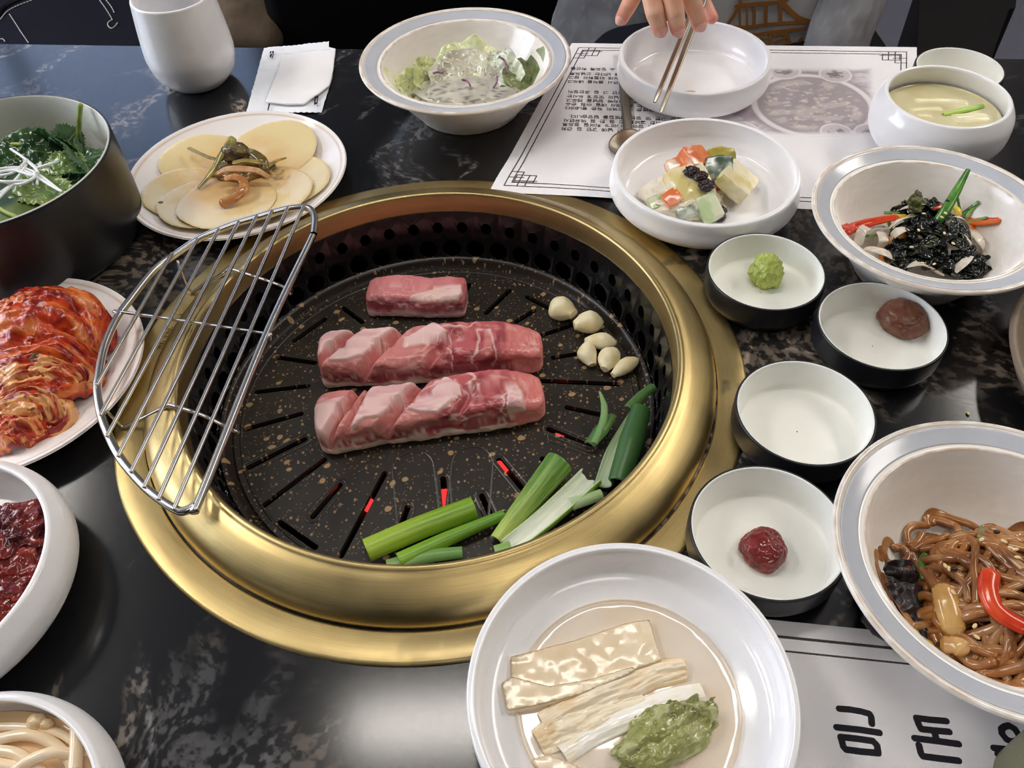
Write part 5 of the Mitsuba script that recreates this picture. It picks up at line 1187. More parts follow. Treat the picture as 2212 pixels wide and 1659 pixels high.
for pts, r, cs, lb, nm in [([((1350, 830), .034), ((1450, 690), .044), ((1560, 500), .056), ((1670, 300), .068)], [.0042, .0046, .0038, .0020], ((88, 138, 52), (60, 108, 40)), 'long broad green scallion strip sticking up from the onion salad', 'scallion_strip'), ([((1600, 720), .030), ((1580, 640), .036), ((1565, 560), .042)], .0014, ((74, 118, 50), (60, 100, 40)), 'short upright chive right of the long blade', 'chive'), ([((1585, 750), .028), ((1680, 680), .032), ((1770, 615), .036)], .0018, ((84, 130, 56), (58, 102, 40)), 'dark chive pointing up to the right', 'chive'), ([((1650, 760), .028), ((1700, 690), .032), ((1750, 620), .036)], .0018, ((176, 200, 120), (130, 170, 84)), 'light green chive beside the dark one', 'chive'), ([((1650, 820), .026), ((1750, 790), .026), ((1845, 765), .027)], .0016, ((120, 150, 70), (90, 126, 54)), 'chive lying to the right over the orange pepper', 'chive'),
                       ([((860, 718), .032), ((930, 718), .033), ((1000, 722), .033)], .0018, ((104, 130, 66), (70, 100, 44)), 'short chive above the red pepper strip', 'chive'), ([((620, 950), .020), ((730, 938), .022), ((830, 930), .023)], .0016, ((96, 136, 60), (80, 120, 50)), 'chive lying at the left front of the onion salad', 'chive'), ([((895, 800), .026), ((915, 860), .026), ((925, 910), .024)], .0018, ((150, 176, 90), (110, 140, 60)), 'light chive bent at the left of the onion salad', 'chive'),
                       ([((480, 905), .022), ((560, 860), .025), ((720, 810), .030), ((970, 760), .034)], [.0050, .0058, .0050, .0034], ((204, 66, 34), (184, 48, 26)), 'thick red pepper strip at the left of the onion salad', 'pepper_strip'), ([((1240, 690), .034), ((1330, 668), .036), ((1420, 655), .036)], .0032, ((206, 76, 44), (190, 60, 34)), 'red pepper strip at the back of the onion salad', 'pepper_strip'), ([((1660, 800), .022), ((1780, 815), .022), ((1960, 800), .024)], [.0030, .0042, .0038], ((222, 108, 38), (206, 88, 28)), 'orange pepper strip at the right of the onion salad', 'pepper_strip'), ([((1700, 830), .022), ((1715, 900), .020), ((1725, 960), .018)], .0028, ((224, 126, 56), (212, 108, 44)), 'orange pepper strip hanging down at the right', 'pepper_strip'), ([((830, 1165), .018), ((880, 1050), .022), ((960, 960), .028), ((1060, 935), .030)], .0030, ((226, 150, 70), (216, 130, 50)), 'curved orange carrot strip at the front left of the onion salad', 'carrot_strip'),
                       ([((940, 745), .033), ((1010, 752), .033), ((1060, 748), .033)], .0026, ((226, 196, 66), (214, 176, 50)), 'yellow egg strip above the red pepper strip', 'egg_strip'), ([((1540, 660), .034), ((1570, 700), .034), ((1570, 740), .032)], .0032, ((226, 200, 76), (216, 184, 60)), 'yellow egg strip right of the long blade', 'egg_strip'), ([((1750, 1110), .016), ((1780, 1150), .016), ((1790, 1170), .016)], .0028, ((216, 160, 80), (200, 140, 60)), 'orange bit above the small seaweed clump', 'carrot_strip')]:
    m = tube([Y(p, z) for p, z in pts], r, 10, 36, flat=.5); v = keep_in(np.array(m.vertices), YC, yf); m = tm(v, m.faces)
    put(nm, m, WET, color=two(m, *cs, 90, 2), label=lb, cat=nm.replace('_', ' '), group='vegetable strips in the onion salad')
for p, z, tone, lb in [((1240, 725), .042, 0, 0), ((1090, 705), .040, 0, 0), ((1190, 885), .046, 0, 0), ((1440, 915), .049, 0, 0), ((1525, 1015), .044, 0, 0), ((1225, 1205), .036, 0, 0), ((1340, 1215), .036, 0, 0), ((1120, 1050), .038, 0, 0), ((1415, 760), .046, 0, 0), ((1810, 1190), .026, 0, 0), ((1450, 720), .050, 0, 0)]:
    sesame(ZY([p])[0], z, group='sesame seeds on the onion salad', label='pale sesame seed scattered over the seaweed and onion')
for p, z, lb in [((1470, 600), .058, 'black sesame seed on the long scallion blade'), ((1495, 735), .044, 'black sesame seed right of the blade'), ((1220, 775), .040, 'black sesame seed left of the blade')]: sesame(ZY([p])[0], z, (16, 16, 18), 'black sesame seeds on the onion salad', lb)

# ------------------------------------------------------------------ glass noodles
JCN = np.array([.2838, .2298]); jf = banded_floor(.0995, .060)
ZJ = lambda pts: zoomed(1880, 1050, 6.636, pts); ZJ2 = lambda pts: zoomed(1652, 1239, 3.95, pts)
NC = np.array([.300, .213])
def nz_(x, y):
    d2 = ((x - NC[0]) / .060) ** 2 + ((y - NC[1]) / .060) ** 2
    return .0135 + .030 * np.clip(1 - d2, 0, 1) ** .8
nd = []
def noodle(pts, r=.0028, n=70):
    m = tube(pts, r * rng.uniform(.9, 1.1), 10, n, flat=rng.uniform(.8, 1)); v = np.array(m.vertices)
    nd.append(tm(keep_in(v, JCN, jf), m.faces))
for k in range(80):
    a = rng.uniform(0, 2 * PI); q_ = .050 * math.sqrt(rng.uniform(0, 1)); p_ = NC + q_ * np.array([math.cos(a), math.sin(a)]); hd = rng.uniform(0, 2 * PI) if k % 3 else -1.2 + rng.normal(0, .35); cv = rng.normal(0, 22); lay = rng.uniform(-.012, .003); pts = []
    for s_ in range(16):
        pts.append([p_[0], p_[1], nz_(*p_) + lay + .0022 * math.sin(s_ * 1.3 + k)])
        hd += cv * .0075 + rng.normal(0, .12); step = .0075; p_ = p_ + step * np.array([math.cos(hd), math.sin(hd)])
        if np.hypot(*(p_ - NC)) > .054: hd += 1.1; p_ = NC + (p_ - NC) * .97
        cv *= .97
    noodle(pts)
for loop_ in [[(1000, 300), (985, 190), (1060, 130), (1250, 150), (1400, 200), (1600, 260), (1720, 320)], [(1060, 260), (1100, 200), (1300, 250), (1420, 300), (1440, 420)], [(960, 280), (820, 290), (710, 360), (700, 470), (740, 560), (850, 520), (930, 400)], [(560, 640), (430, 570), (350, 610), (330, 720), (400, 820), (560, 850), (680, 800), (720, 710), (640, 620), (540, 600)], [(320, 720), (250, 780), (260, 860)], [(240, 850), (160, 870), (130, 960), (180, 1080), (280, 1120)], [(160, 1020), (130, 1180), (200, 1320), (240, 1400)], [(300, 1080), (400, 1190), (500, 1300), (560, 1390)], [(260, 1120), (320, 1280), (400, 1440)], [(780, 640), (950, 540), (1150, 500), (1300, 460)], [(760, 700), (850, 860), (920, 1050), (1000, 1220), (1060, 1400), (1080, 1660)], [(900, 640), (1080, 650), (1200, 720)], [(1240, 780), (1350, 650), (1500, 620), (1560, 760), (1530, 950), (1500, 1150), (1520, 1400), (1540, 1660)], [(1650, 600), (1800, 700), (1880, 850), (1980, 1050), (2150, 1250)], [(1300, 560), (1450, 540), (1600, 560)], [(1900, 420), (2000, 480), (2100, 620), (2180, 640)], [(1150, 1050), (1280, 1230), (1400, 1400), (1440, 1600)], [(920, 820), (1080, 870), (1250, 930), (1450, 960)]]:
    noodle([np.array([*(P_ := at(*ZJ([p])[0], .040))[:2], max(nz_(P_[0], P_[1]) + .003, .016)]) for p in loop_], .0026, 80)
for loop_ in [[(1060, 110), (1150, 210), (1230, 320), (1300, 400), (1460, 380)], [(1480, 480), (1520, 560), (1620, 640), (1750, 640)], [(2200, 740), (2080, 790), (2060, 850), (2130, 900), (2230, 910)], [(1800, 560), (1950, 580), (2100, 660), (2170, 740)], [(1500, 100), (1510, 300), (1500, 450), (1540, 500), (1620, 480), (1800, 400)]]:
    noodle([np.array([*(P_ := at(*ZJ2([p])[0], .024))[:2], .0165]) for p in loop_], .0026, 70)
m = join(nd)
col = mixc(two(m, (152, 98, 50), (112, 68, 35), 40, 1), lin((178, 134, 92)), sstep(.48, .66, vnoise(m, 70, 5)) * .75)
NOOD = bsdf('noodle', type='principled', base_color=VC, roughness=.14, specular=.6, clearcoat=.4, clearcoat_gloss=.9)
put('glass_noodles', m, NOOD, color=col, label='tangle of glossy brown glass noodles in the lower right bowl', cat='noodles', kind='stuff')
def J(p, z=.046, dz=.004):
    q_ = at(*ZJ([p])[0], z); q_[2] = max(nz_(q_[0], q_[1]) + dz, .018); return q_
for p, s, yw, tl, sd, lb in [((660, 1060), .0125, .5, .35, 91, 'upper dark mushroom slice among the noodles'), ((560, 1150), .0125, -.2, .25, 92, 'dark mushroom slice with a pale gill edge among the noodles'), ((640, 1520), .0165, .3, .2, 93, 'large black mushroom piece at the left of the noodles')]:
    m, _, yy = leaf_sheet(J(p, .044), s, yw, tl, sd, wav=.35, aspect=1.35, thick=.004, curl=.3); put('mushroom_slice', m, SATIN, color=two(m, (44, 33, 35), (26, 20, 22), 100), label=lb, cat='mushroom', group='dark mushroom pieces in the noodles')
for pts, r, cs, lb, nm in [([(1760, 1215), (1730, 1400), (1760, 1560), (1830, 1700), (1990, 1850), (2250, 2000)], [.0056, .0062, .0060, .0056, .005], ((206, 72, 36), (190, 54, 28)), 'curved red pepper strip on the noodles', 'pepper_strip'), ([(1190, 1310), (1240, 1500), (1300, 1700), (1360, 1860)], [.0072, .0080, .0078, .0070], ((204, 166, 106), (178, 134, 74)), 'tan king oyster mushroom strip in the noodles', 'mushroom_strip'), ([(1300, 2010), (1440, 2060), (1520, 2130)], .0062, ((206, 168, 112), (186, 142, 84)), 'pale mushroom end at the front of the noodles', 'mushroom_strip'),
                           ([(310, 1560), (370, 1640), (470, 1750)], .0032, ((224, 204, 86), (212, 188, 70)), 'yellow egg strip at the left edge of the noodles', 'egg_strip'), ([(560, 1860), (700, 1850), (900, 1820)], .0034, ((226, 206, 96), (214, 188, 76)), 'yellow egg strip lying level below the mushrooms', 'egg_strip'), ([(720, 2040), (850, 2060), (1000, 2010), (1100, 1980)], .0038, ((226, 206, 86), (214, 190, 70)), 'yellow egg strip at the front left of the noodles', 'egg_strip'),
                           ([(1800, 320), (1760, 430), (1700, 580)], .0020, ((120, 140, 100), (78, 108, 60)), 'thin green chive at the back of the noodles', 'chive'), ([(1010, 660), (960, 740), (945, 900), (960, 1060)], .0022, ((70, 112, 46), (54, 92, 36)), 'green chive running down into the noodles', 'chive'), ([(900, 1230), (870, 1320), (830, 1420)], .0024, ((76, 116, 50), (58, 96, 40)), 'short green chive beside the mushrooms', 'chive'), ([(790, 860), (740, 900), (700, 960)], .0022, ((206, 84, 40), (190, 66, 30)), 'small orange carrot shred by the upper mushroom', 'carrot_strip')]:
    m = tube([J(p) for p in pts], r, 12, 40, flat=.6); m = tm(keep_in(np.array(m.vertices), JCN, jf), m.faces); put(nm, m, WET, color=two(m, *cs, 90, 3), label=lb, cat=nm.replace('_', ' '), group='vegetable strips in the noodles')
for p in [(1680, 660), (1970, 730), (2040, 860), (2100, 890), (1190, 990), (1230, 1050), (1280, 1400), (2110, 1030), (1640, 2040), (1590, 1900)]:
    c = J(p, .046, .0065); m = trimesh.creation.icosphere(subdivisions=1); y = rng.uniform(0, PI); v = np.array(m.vertices) * [.0021, .0012, .0009] @ np.array([[math.cos(y), math.sin(y), 0], [-math.sin(y), math.cos(y), 0], [0, 0, 1]]) + c
    put('sesame_seed', tm(v, m.faces), SATIN, color=lin((224, 196, 144)), label='pale sesame seed sprinkled on the glass noodles', cat='sesame seed', group='sesame seeds on the noodles')
for p, lb in [((1920, 520), 'black sesame seed at the back of the noodles'), ((1290, 1070), 'black sesame seed in the middle of the noodles'), ((990, 1835), 'black sesame seed beside the level egg strip'), ((1220, 2000), 'black sesame seed on the pale mushroom end')]:
    c = J(p, .046, .0065); m = trimesh.creation.icosphere(subdivisions=1); put('sesame_seed', tm(np.array(m.vertices) * [.0022, .0014, .0010] + c, m.faces), SATIN, color=lin((18, 18, 22)), label=lb, cat='sesame seed', group='black sesame seeds on the noodles')
sesame((2092, 893), .0012, (214, 190, 140), None, 'single sesame seed lying on the table behind the noodle bowl')
m = blob(at(1490, 200, .0085), (.006, .004, .0006), 5, .5, 3); put('soup_stain', m, WET, color=lin((196, 160, 112)), label='small brown stain in the empty bowl under the hand', cat='stain')
m = blob(at(1857, 801, .0056), (.0014, .001, .0005), 5, .4, 3, 2); put('sauce_speck', m, MATTE, color=lin((120, 110, 104)), label='tiny grey speck in the soybean paste dish', cat='speck')

# ------------------------------------------------------------------ spoon and chopsticks
sp_pts = [at(1352, 100, .010), at(1347, 160, .007), at(1350, 210, .0050), at(1354, 255, .0040), at(1356, 285, .0042)]
hd = spline(sp_pts, 40); t_ = frames(hd)[0]; sd_ = np.cross(t_, [0, 0, 1.0]); sd_ /= np.linalg.norm(sd_, axis=1, keepdims=True)
wd = np.interp(np.linspace(0, 1, 40), [0, .25, .6, .9, 1], [.0062, .0056, .0054, .0050, .0056])
ang = np.linspace(0, 2 * PI, 14, endpoint=False)
hm = grid_mesh(hd[:, None] + (wd[:, None, None] * np.cos(ang)[None, :, None]) * sd_[:, None] + np.array([0, 0, .0011]) * np.sin(ang)[None, :, None], closed_v=True)
bc = at(1362, 318, .004); ax = sp_pts[-1] - sp_pts[-2]; ax[2] = 0; ax /= np.linalg.norm(ax); ay = np.array([-ax[1], ax[0], 0])
r_ = np.linspace(0.01, 1, 18)[:, None]; a_ = np.linspace(0, 2 * PI, 72, endpoint=False)[None]
ex = np.where(np.cos(a_) < 0, .0290, .0235); wq = .0225 * (1 - .16 * np.clip(-np.cos(a_), 0, 1) ** 3)
X_, Y_ = r_ * ex * np.cos(a_), r_ * wq * np.sin(a_); Zb = .0006 + .0052 * (r_ + 0 * a_) ** 2.2 + .0018 * np.clip(-X_ / .029, 0, 1)
Pb = bc * [1, 1, 0] + X_[..., None] * ax + Y_[..., None] * ay + Zb[..., None] * np.array([0, 0, 1.0])
lo_ = Pb[::-1] - [0, 0, .0010]
bm_ = grid_mesh(np.concatenate([Pb, lo_], 0), closed_v=True)
s_ = thing('spoon', 'long-handled steel spoon lying under the two white bowls on the paper mat', 'spoon')
put('handle', hm, 'mat_dull_steel', s_); put('spoon_bowl', bm_, 'mat_dull_steel', s_)


def chopstick(a, b, label):
    p = np.array([a, b]); d = (b - a) / np.linalg.norm(b - a); s_ = np.cross(d, [0, 0, 1.0]); s_ /= np.linalg.norm(s_); u_ = np.cross(s_, d)
    L_ = np.linalg.norm(b - a); k = np.array([0, .02, .03, 1.0]); w = np.array([.0016, .0022, .0023, .0036]); h = np.array([.0010, .0014, .0015, .0020])
    ang = np.linspace(0, 2 * PI, 20, endpoint=False); sq = lambda x: np.sign(x) * np.abs(x) ** .55
    ks = np.r_[0, np.linspace(0, 1, 30), 1]; ww = np.interp(ks, k, w); hh = np.interp(ks, k, h); ww[0] = hh[0] = ww[-1] = hh[-1] = 1e-5
    P = a + d * (ks * L_)[:, None, None] + s_ * (ww[:, None] * sq(np.cos(ang)))[..., None] + u_ * (hh[:, None] * sq(np.sin(ang)))[..., None]
    put('chopstick', grid_mesh(P, closed_v=True), 'mat_dull_steel', label=label, cat='chopstick', smooth=40, group='steel chopsticks in the hand')


for (tip, mid, lb) in [(at(1414, 221, .043), at(1476, 72, .080), 'left one of the two steel chopsticks held over the empty bowl'), (at(1427, 243, .040), at(1493, 72, .079), 'right one of the two steel chopsticks held over the empty bowl')]:
    chopstick(tip, tip + (mid - tip) / np.linalg.norm(mid - tip) * .215, lb)

# ------------------------------------------------------------------ the person across the table
MF = manifold3d.Manifold


def ball(p, r, n=24):
    s = MF.sphere(1.0, n)
    r = np.broadcast_to(np.asarray(r, float), (3,))
    return s.scale(tuple(float(x) for x in r)).translate(tuple(float(x) for x in p))


def chain(js, n=24):
    """union of hulls of neighbouring spheres"""
    out = MF()
    for (p, r), (q_, s_) in zip(js[:-1], js[1:]): out += MF.batch_hull([ball(p, r, n), ball(q_, s_, n)])
    return out


def soft(man, edge, it=12, lam=.5):
    m_ = man.refine_to_length(edge).to_mesh()
    m = trimesh.Trimesh(np.asarray(m_.vert_properties)[:, :3].astype(float), np.asarray(m_.tri_verts), process=False)
    v0 = np.array(m.vertices)
    trimesh.smoothing.filter_taubin(m, lamb=lam, nu=lam + .03, iterations=it)
    d = np.array(m.vertices) - v0; k = np.linalg.norm(d, axis=1)
    m.vertices = np.where((k > edge * 1.5)[:, None] | ~np.isfinite(k)[:, None], v0, np.array(m.vertices))
    return m


PX = 0.36                                             # the person's middle
def pp(x, y, z): return np.array([PX + x, y, z])
SKIN = ((226, 176, 148), (214, 152, 126))
# right hand, fingers pointing down and towards the viewer
wrist = at(1400, -230, .165)
fing = {'little': [(1408, -105, .150, .0088), (1380, -30, .138, .0082), (1358, 12, .124, .0080), (1343, 40, .110, .0066)],
        'ring': [(1400, -100, .156, .0098), (1402, -30, .146, .0092), (1414, 25, .128, .0090), (1426, 64, .108, .0075)],
        'middle': [(1440, -100, .158, .0100), (1447, -30, .148, .0094), (1458, 25, .128, .0090), (1465, 63, .107, .0075)],
        'index': [(1478, -100, .156, .0098), (1486, -35, .145, .0090), (1499, 15, .124, .0088), (1511, 52, .104, .0074)],
        'thumb': [(1480, -150, .140, .0130), (1500, -80, .112, .0105), (1512, -5, .088, .0088), (1538, 38, .076, .0066)]}
hand = MF()
for f_ in fing.values(): hand += chain([(at(a, b, z), r) for a, b, z, r in f_], 28)
kn = [at(*fing[k][0][:3]) for k in ('little', 'ring', 'middle', 'index')]
palm = MF.batch_hull([ball(kn[0], .0095), ball(kn[1], .0105), ball(wrist + [-.018, 0, 0], .017)]) + MF.batch_hull([ball(kn[1], .0105), ball(kn[2], .0110), ball(wrist, .019)]) + MF.batch_hull([ball(kn[2], .0110), ball(kn[3], .0105), ball(at(1480, -150, .140), .0130), ball(wrist + [.018, 0, 0], .017)])
hand += palm
elbow = pp(-.245, 1.33, .075)
hand += chain([(wrist, (.026, .020, .020)), (wrist * .6 + elbow * .4, .029)], 28)
hm_ = soft(hand, .0030, 10)
# torso, head, other arm, lap
shR, shL = pp(-.165, 1.40, .325), pp(.165, 1.42, .325)
elbL, wrL = pp(.235, 1.34, .06), pp(.11, 1.09, -.195)
bodyM = MF.batch_hull([ball(pp(0, 1.43, -.17), (.165, .115, .10)), ball(pp(0, 1.42, .02), (.145, .105, .09))]) + MF.batch_hull([ball(pp(0, 1.42, .02), (.145, .105, .09)), ball(pp(0, 1.42, .22), (.165, .105, .09))]) + MF.batch_hull([ball(shR, .055), ball(shL, .055), ball(pp(0, 1.42, .24), (.15, .10, .09))])
bodyM += chain([(pp(0, 1.425, .33), .060), (pp(0, 1.405, .42), .054)])
bodyM += chain([(shR, .052), (elbow, .042), (wrist * .6 + elbow * .4, .033)]) + chain([(shL, .052), (elbL, .042), (wrL, .030)])
lh = MF.batch_hull([ball(wrL, .026), ball(wrL + [-.03, -.05, -.03], (.040, .030, .014))])
for k in range(4): lh += chain([(wrL + [-.055 + .018 * k, -.07, -.035], .009), (wrL + [-.075 + .018 * k, -.105, -.045], .0085), (wrL + [-.085 + .018 * k, -.130, -.060 + .004 * k], .007)], 16)
lh += chain([(wrL + [.0, -.03, -.03], .012), (wrL + [-.005 - .01, -.085, -.03], .009)], 16)
bodyM += lh
for s in (-1, 1): bodyM += chain([(pp(s * .10, 1.42, -.22), .085), (pp(s * .12, 1.05, -.235), .068), (pp(s * .12, 1.03, -.62), .05), (pp(s * .12, 1.00, -.705), .036), (pp(s * .125, .90, -.715), .028)])
hd_c = pp(0, 1.37, .545)
head = MF.batch_hull([ball(hd_c + [0, .012, .03], (.076, .092, .085)), ball(hd_c + [0, -.02, -.07], (.048, .056, .035))])
head += MF.batch_hull([ball(hd_c + [0, -.083, .018], (.008, .010, .010)), ball(hd_c + [0, -.100, -.018], (.014, .012, .010))])
for s in (-1, 1): head += ball(hd_c + [s * .078, .01, -.005], (.012, .022, .032)); head -= ball(hd_c + [s * .032, -.094, .020], (.015, .016, .009))
head += ball(hd_c + [0, -.078, -.058], (.024, .012, .007)) + ball(hd_c + [0, -.076, -.070], (.020, .012, .006))
bodyM += head
bm2 = soft(bodyM, .011, 8)
body = (MF(manifold3d.Mesh(vert_properties=np.asarray(bm2.vertices, np.float32), tri_verts=np.asarray(bm2.faces, np.uint32))) + MF(manifold3d.Mesh(vert_properties=np.asarray(hm_.vertices, np.float32), tri_verts=np.asarray(hm_.faces, np.uint32)))).to_mesh()
bmesh = trimesh.Trimesh(np.asarray(body.vert_properties)[:, :3].astype(float), np.asarray(body.tri_verts), process=True)
col = two(bmesh, *SKIN, 40, 3, .4, .65)
v = np.array(bmesh.vertices)
for nm_, f_ in fing.items():
    tip = at(*f_[3][:3]); prev = at(*f_[2][:3]); d = np.linalg.norm(v - tip, axis=1)
    col = mixc(col, lin((216, 130, 118)), sstep(.016, .007, d) * .65)
    kn2 = at(*f_[1][:3]); col = mixc(col, lin((206, 142, 118)), sstep(.010, .003, np.linalg.norm(v - kn2 - [0, 0, .006], axis=1)) * .5)
lips = np.linalg.norm((v - (hd_c + [0, -.085, -.063])) / [.024, .012, .014], axis=1); col = mixc(col, lin((190, 104, 100)), sstep(1.2, .8, lips))
prs = thing('person', 'person in a grey sweater and apron reaching over the table with chopsticks', 'person')
bsdf('skin', type='principled', base_color=VC, roughness=.42, specular=.4, sheen=.2)
put('body', bmesh, 'mat_skin', prs, color=col)
# nails
for k, nm_ in enumerate(('little', 'ring', 'middle', 'index')):
    tip, prev = at(*fing[nm_][3][:3]), at(*fing[nm_][2][:3]); d = (tip - prev) / np.linalg.norm(tip - prev)
    tocam = CAM - tip; nrm = tocam - d * (tocam @ d); nrm += np.array([0, 0, .3]); nrm -= d * (nrm @ d); nrm /= np.linalg.norm(nrm); s_ = np.cross(d, nrm)
    r0 = fing[nm_][3][3]
    m = trimesh.creation.icosphere(subdivisions=3); n_ = np.array(m.vertices)
    n_ = np.sign(n_) * np.abs(n_) ** .8
    bend = n_[:, 0] ** 2 * r0 * .30
    pos = tip - d * .0018 + np.outer(n_[:, 1] * .0062, d) + np.outer(n_[:, 0] * r0 * .74, s_) + np.outer(n_[:, 2] * .0006 - bend + r0 * .99, nrm)
    put('fingernail', tm(pos, m.faces), WET, prs, color=lin((228, 172, 160)), label=None)
for s in (-1, 1):
    put('eye', tm(np.array(trimesh.creation.icosphere(subdivisions=3).vertices) * .0100 + hd_c + [s * .031, -.0775, .018], trimesh.creation.icosphere(subdivisions=3).faces), WET, prs, color=np.where((np.array(trimesh.creation.icosphere(subdivisions=3).vertices)[:, 1] < -.86)[:, None], lin((38, 26, 22)), lin((232, 228, 224))))
hair = ball(hd_c + [0, .028, .045], (.088, .100, .090), 40) - ball(hd_c + [0, -.075, -.03], (.070, .080, .095), 32) + MF.batch_hull([ball(hd_c + [0, .075, 0], (.07, .04, .06)), ball(hd_c + [0, .075, -.06], (.05, .03, .04))])
put('hair', soft(hair, .008, 4), CLOTH, prs, color=lin((22, 18, 17)), label='short dark hair')
# sweater: shell round torso and sleeves
sw = MF.batch_hull([ball(pp(-.02, 1.42, -.20), (.245, .150, .10)), ball(pp(0, 1.42, .02), (.195, .135, .09))]) + MF.batch_hull([ball(pp(0, 1.42, .02), (.195, .135, .09)), ball(pp(0, 1.42, .22), (.185, .125, .09))]) + MF.batch_hull([ball(shR, .070), ball(shL, .070), ball(pp(0, 1.42, .24), (.17, .12, .09))])
sw += MF.batch_hull([ball(pp(0, 1.425, .33), .072), ball(pp(0, 1.42, .375), .066)])
cuffR = wrist * .42 + elbow * .58
sw += chain([(shR, .068), (elbow, .062), (cuffR, .046)]) + chain([(shL, .068), (elbL, .062), (wrL * .85 + elbL * .15, .044)])
sm = soft(sw, .009, 8)
v = np.array(sm.vertices); v += np.asarray(sm.vertex_normals) * ((fbm(v * np.array([14, 14, 9]), 3, 2) - .5) * .022)[:, None]; sm = tm(v, sm.faces)
put('sweater', sm, CLOTH, prs, color=mixc(two(sm, (98, 97, 99), (118, 117, 119), 18, 4), lin((138, 137, 140)), sstep(.58, .7, vnoise(sm, 260, 2, 2)) * .3), label='grey sweater')
for s in (-1, 1):
    tr = chain([(pp(s * .10, 1.42, -.235), .115), (pp(s * .12, 1.05, -.240), .092), (pp(s * .12, 1.03, -.60), .062), (pp(s * .12, 1.02, -.66), .060)]); m = soft(tr, .014, 6)
    put('trouser_leg', m, CLOTH, prs, color=lin((26, 27, 34)))
    shoe = MF.batch_hull([ball(pp(s * .12, 1.01, -.705), (.046, .050, .034)), ball(pp(s * .125, .89, -.716), (.044, .050, .023))]); put('shoe', soft(shoe, .01, 6), CLOTH, prs, color=lin((20, 20, 22)))
# apron hanging in front: a gently curved sheet standing on the lap
AY = 1.205
def apron_y(x): return AY + .55 * (x - (PX + .04)) ** 2
ax0, ax1 = at(1290, 0)[0] * 0 + atY(1500, 60, AY)[0], atY(1757, 60, AY)[0]
nx, nz2 = 50, 40
X2, Z2_ = np.meshgrid(np.linspace(ax0, ax1, nx), np.linspace(-.215, .25, nz2), indexing='ij')
nrw = np.clip((Z2_ - .1) / .15, 0, 1) * .05; X2 = X2 + (PX + .04 - X2) * nrw * 3
Yf = apron_y(X2) + .006 * (fbm(np.stack([X2 * 16, Z2_ * 4, X2 * 0], -1), 3, 4) - .5) * 2
Pf = np.stack([X2, Yf, Z2_], -1); Pb_ = Pf + [0, .0015, 0]
am = grid_mesh(np.concatenate([Pf, Pb_[::-1]], 0), closed_u=True)
ap = put('apron', am, CLOTH, prs, color=two(am, (184, 180, 176), (170, 167, 166), 30, 5), label='light grey apron with a brown pagoda print')
put('apron_strap', join([tube([[x, apron_y(x) + .004, .245], [PX + s * .075, 1.31, .34], [PX + s * .07, 1.40, .392], [PX, 1.47, .40]], .006, 8, 30, flat=.3) for x, s in ((PX - .05, -1), (PX + .13, 1))][:1]), CLOTH, prs, color=lin((150, 148, 148)))
put('apron_strap', join([tube([[x, apron_y(x) + .004, .245], [PX + s * .075, 1.31, .34], [PX + s * .07, 1.40, .392], [PX, 1.47, .40]], .006, 8, 30, flat=.3) for x, s in ((PX - .05, -1), (PX + .13, 1))][1:]), CLOTH, prs, color=lin((150, 148, 148)))
prin('brown_print', (148, 98, 52), .8, .1)
ZA = lambda pts: zoomed(1500, 0, 5.267, pts)
STR = [([(478, 62), (700, 44), (950, 28), (1060, 10)], 38), ([(526, 35), (520, -30)], 30), ([(500, 80), (440, 185), (375, 270)], 34), ([(517, 90), (517, 290)], 17), ([(600, 85), (600, 290)], 19), ([(685, 70), (682, 290)], 30), ([(815, 62), (815, 275)], 34), ([(985, 40), (985, 255)], 36), ([(1010, 50), (1110, 150), (1190, 215), (1310, 258)], 48), ([(330, 300), (500, 312), (640, 308), (850, 285), (1050, 268), (1310, 258)], 36),
       ([(715, 400), (790, 390), (880, 372)], 34), ([(868, 372), (870, 510)], 34), ([(760, 440), (770, 540)], 24), ([(780, 460), (860, 448)], 22), ([(905, 372), (1060, 355), (1250, 332)], 36), ([(1070, 365), (1010, 400), (905, 408)], 26), ([(1040, 400), (1075, 450), (1095, 520)], 34), ([(1030, 440), (920, 490)], 30), ([(1080, 480), (980, 540)], 26), ([(1225, 445), (1180, 500), (1150, 530)], 40),
       ([(560, -60), (800, -70), (1060, -95)], 34), ([(700, -60), (700, -200)], 30), ([(900, -70), (900, -210)], 30), ([(600, -200), (1000, -230)], 36), ([(600, 400), (690, 395)], 30), ([(640, 395), (630, 540)], 28)]
st = []
for pts, w in STR:
    q_ = []
    for (a, b) in ZA(pts):
        d = ray(a, b); t_ = AY / d[1]
        for _ in range(6): p_ = CAM + d * t_; t_ = apron_y(p_[0]) / d[1]
        q_.append((CAM + d * t_)[[0, 2]])
    wm = w / 5.267 / 1800 * 1.28 / 2
    st.append(LineString(q_).buffer(wm, 6))
fl_ = unary_union(st).buffer(.0003)
pr_ms = []
for g_ in ([fl_] if isinstance(fl_, Polygon) else fl_.geoms):
    m = poly_sheet(g_, h=.006, zf=0.0, thick=.0006, edge=.003)
    v = np.array(m.vertices); yy = apron_y(v[:, 0]) + .006 * (fbm(np.stack([v[:, 0] * 16, v[:, 1] * 4, v[:, 0] * 0], -1), 3, 4) - .5) * 2
    pr_ms.append(tm(np.c_[v[:, 0], yy - .0022 - v[:, 2], v[:, 1]], m.faces))
put('pagoda_print', join(pr_ms), 'mat_brown_print', ap, smooth=False, kind=None, label='brown brush-drawn pagoda and a Chinese character')

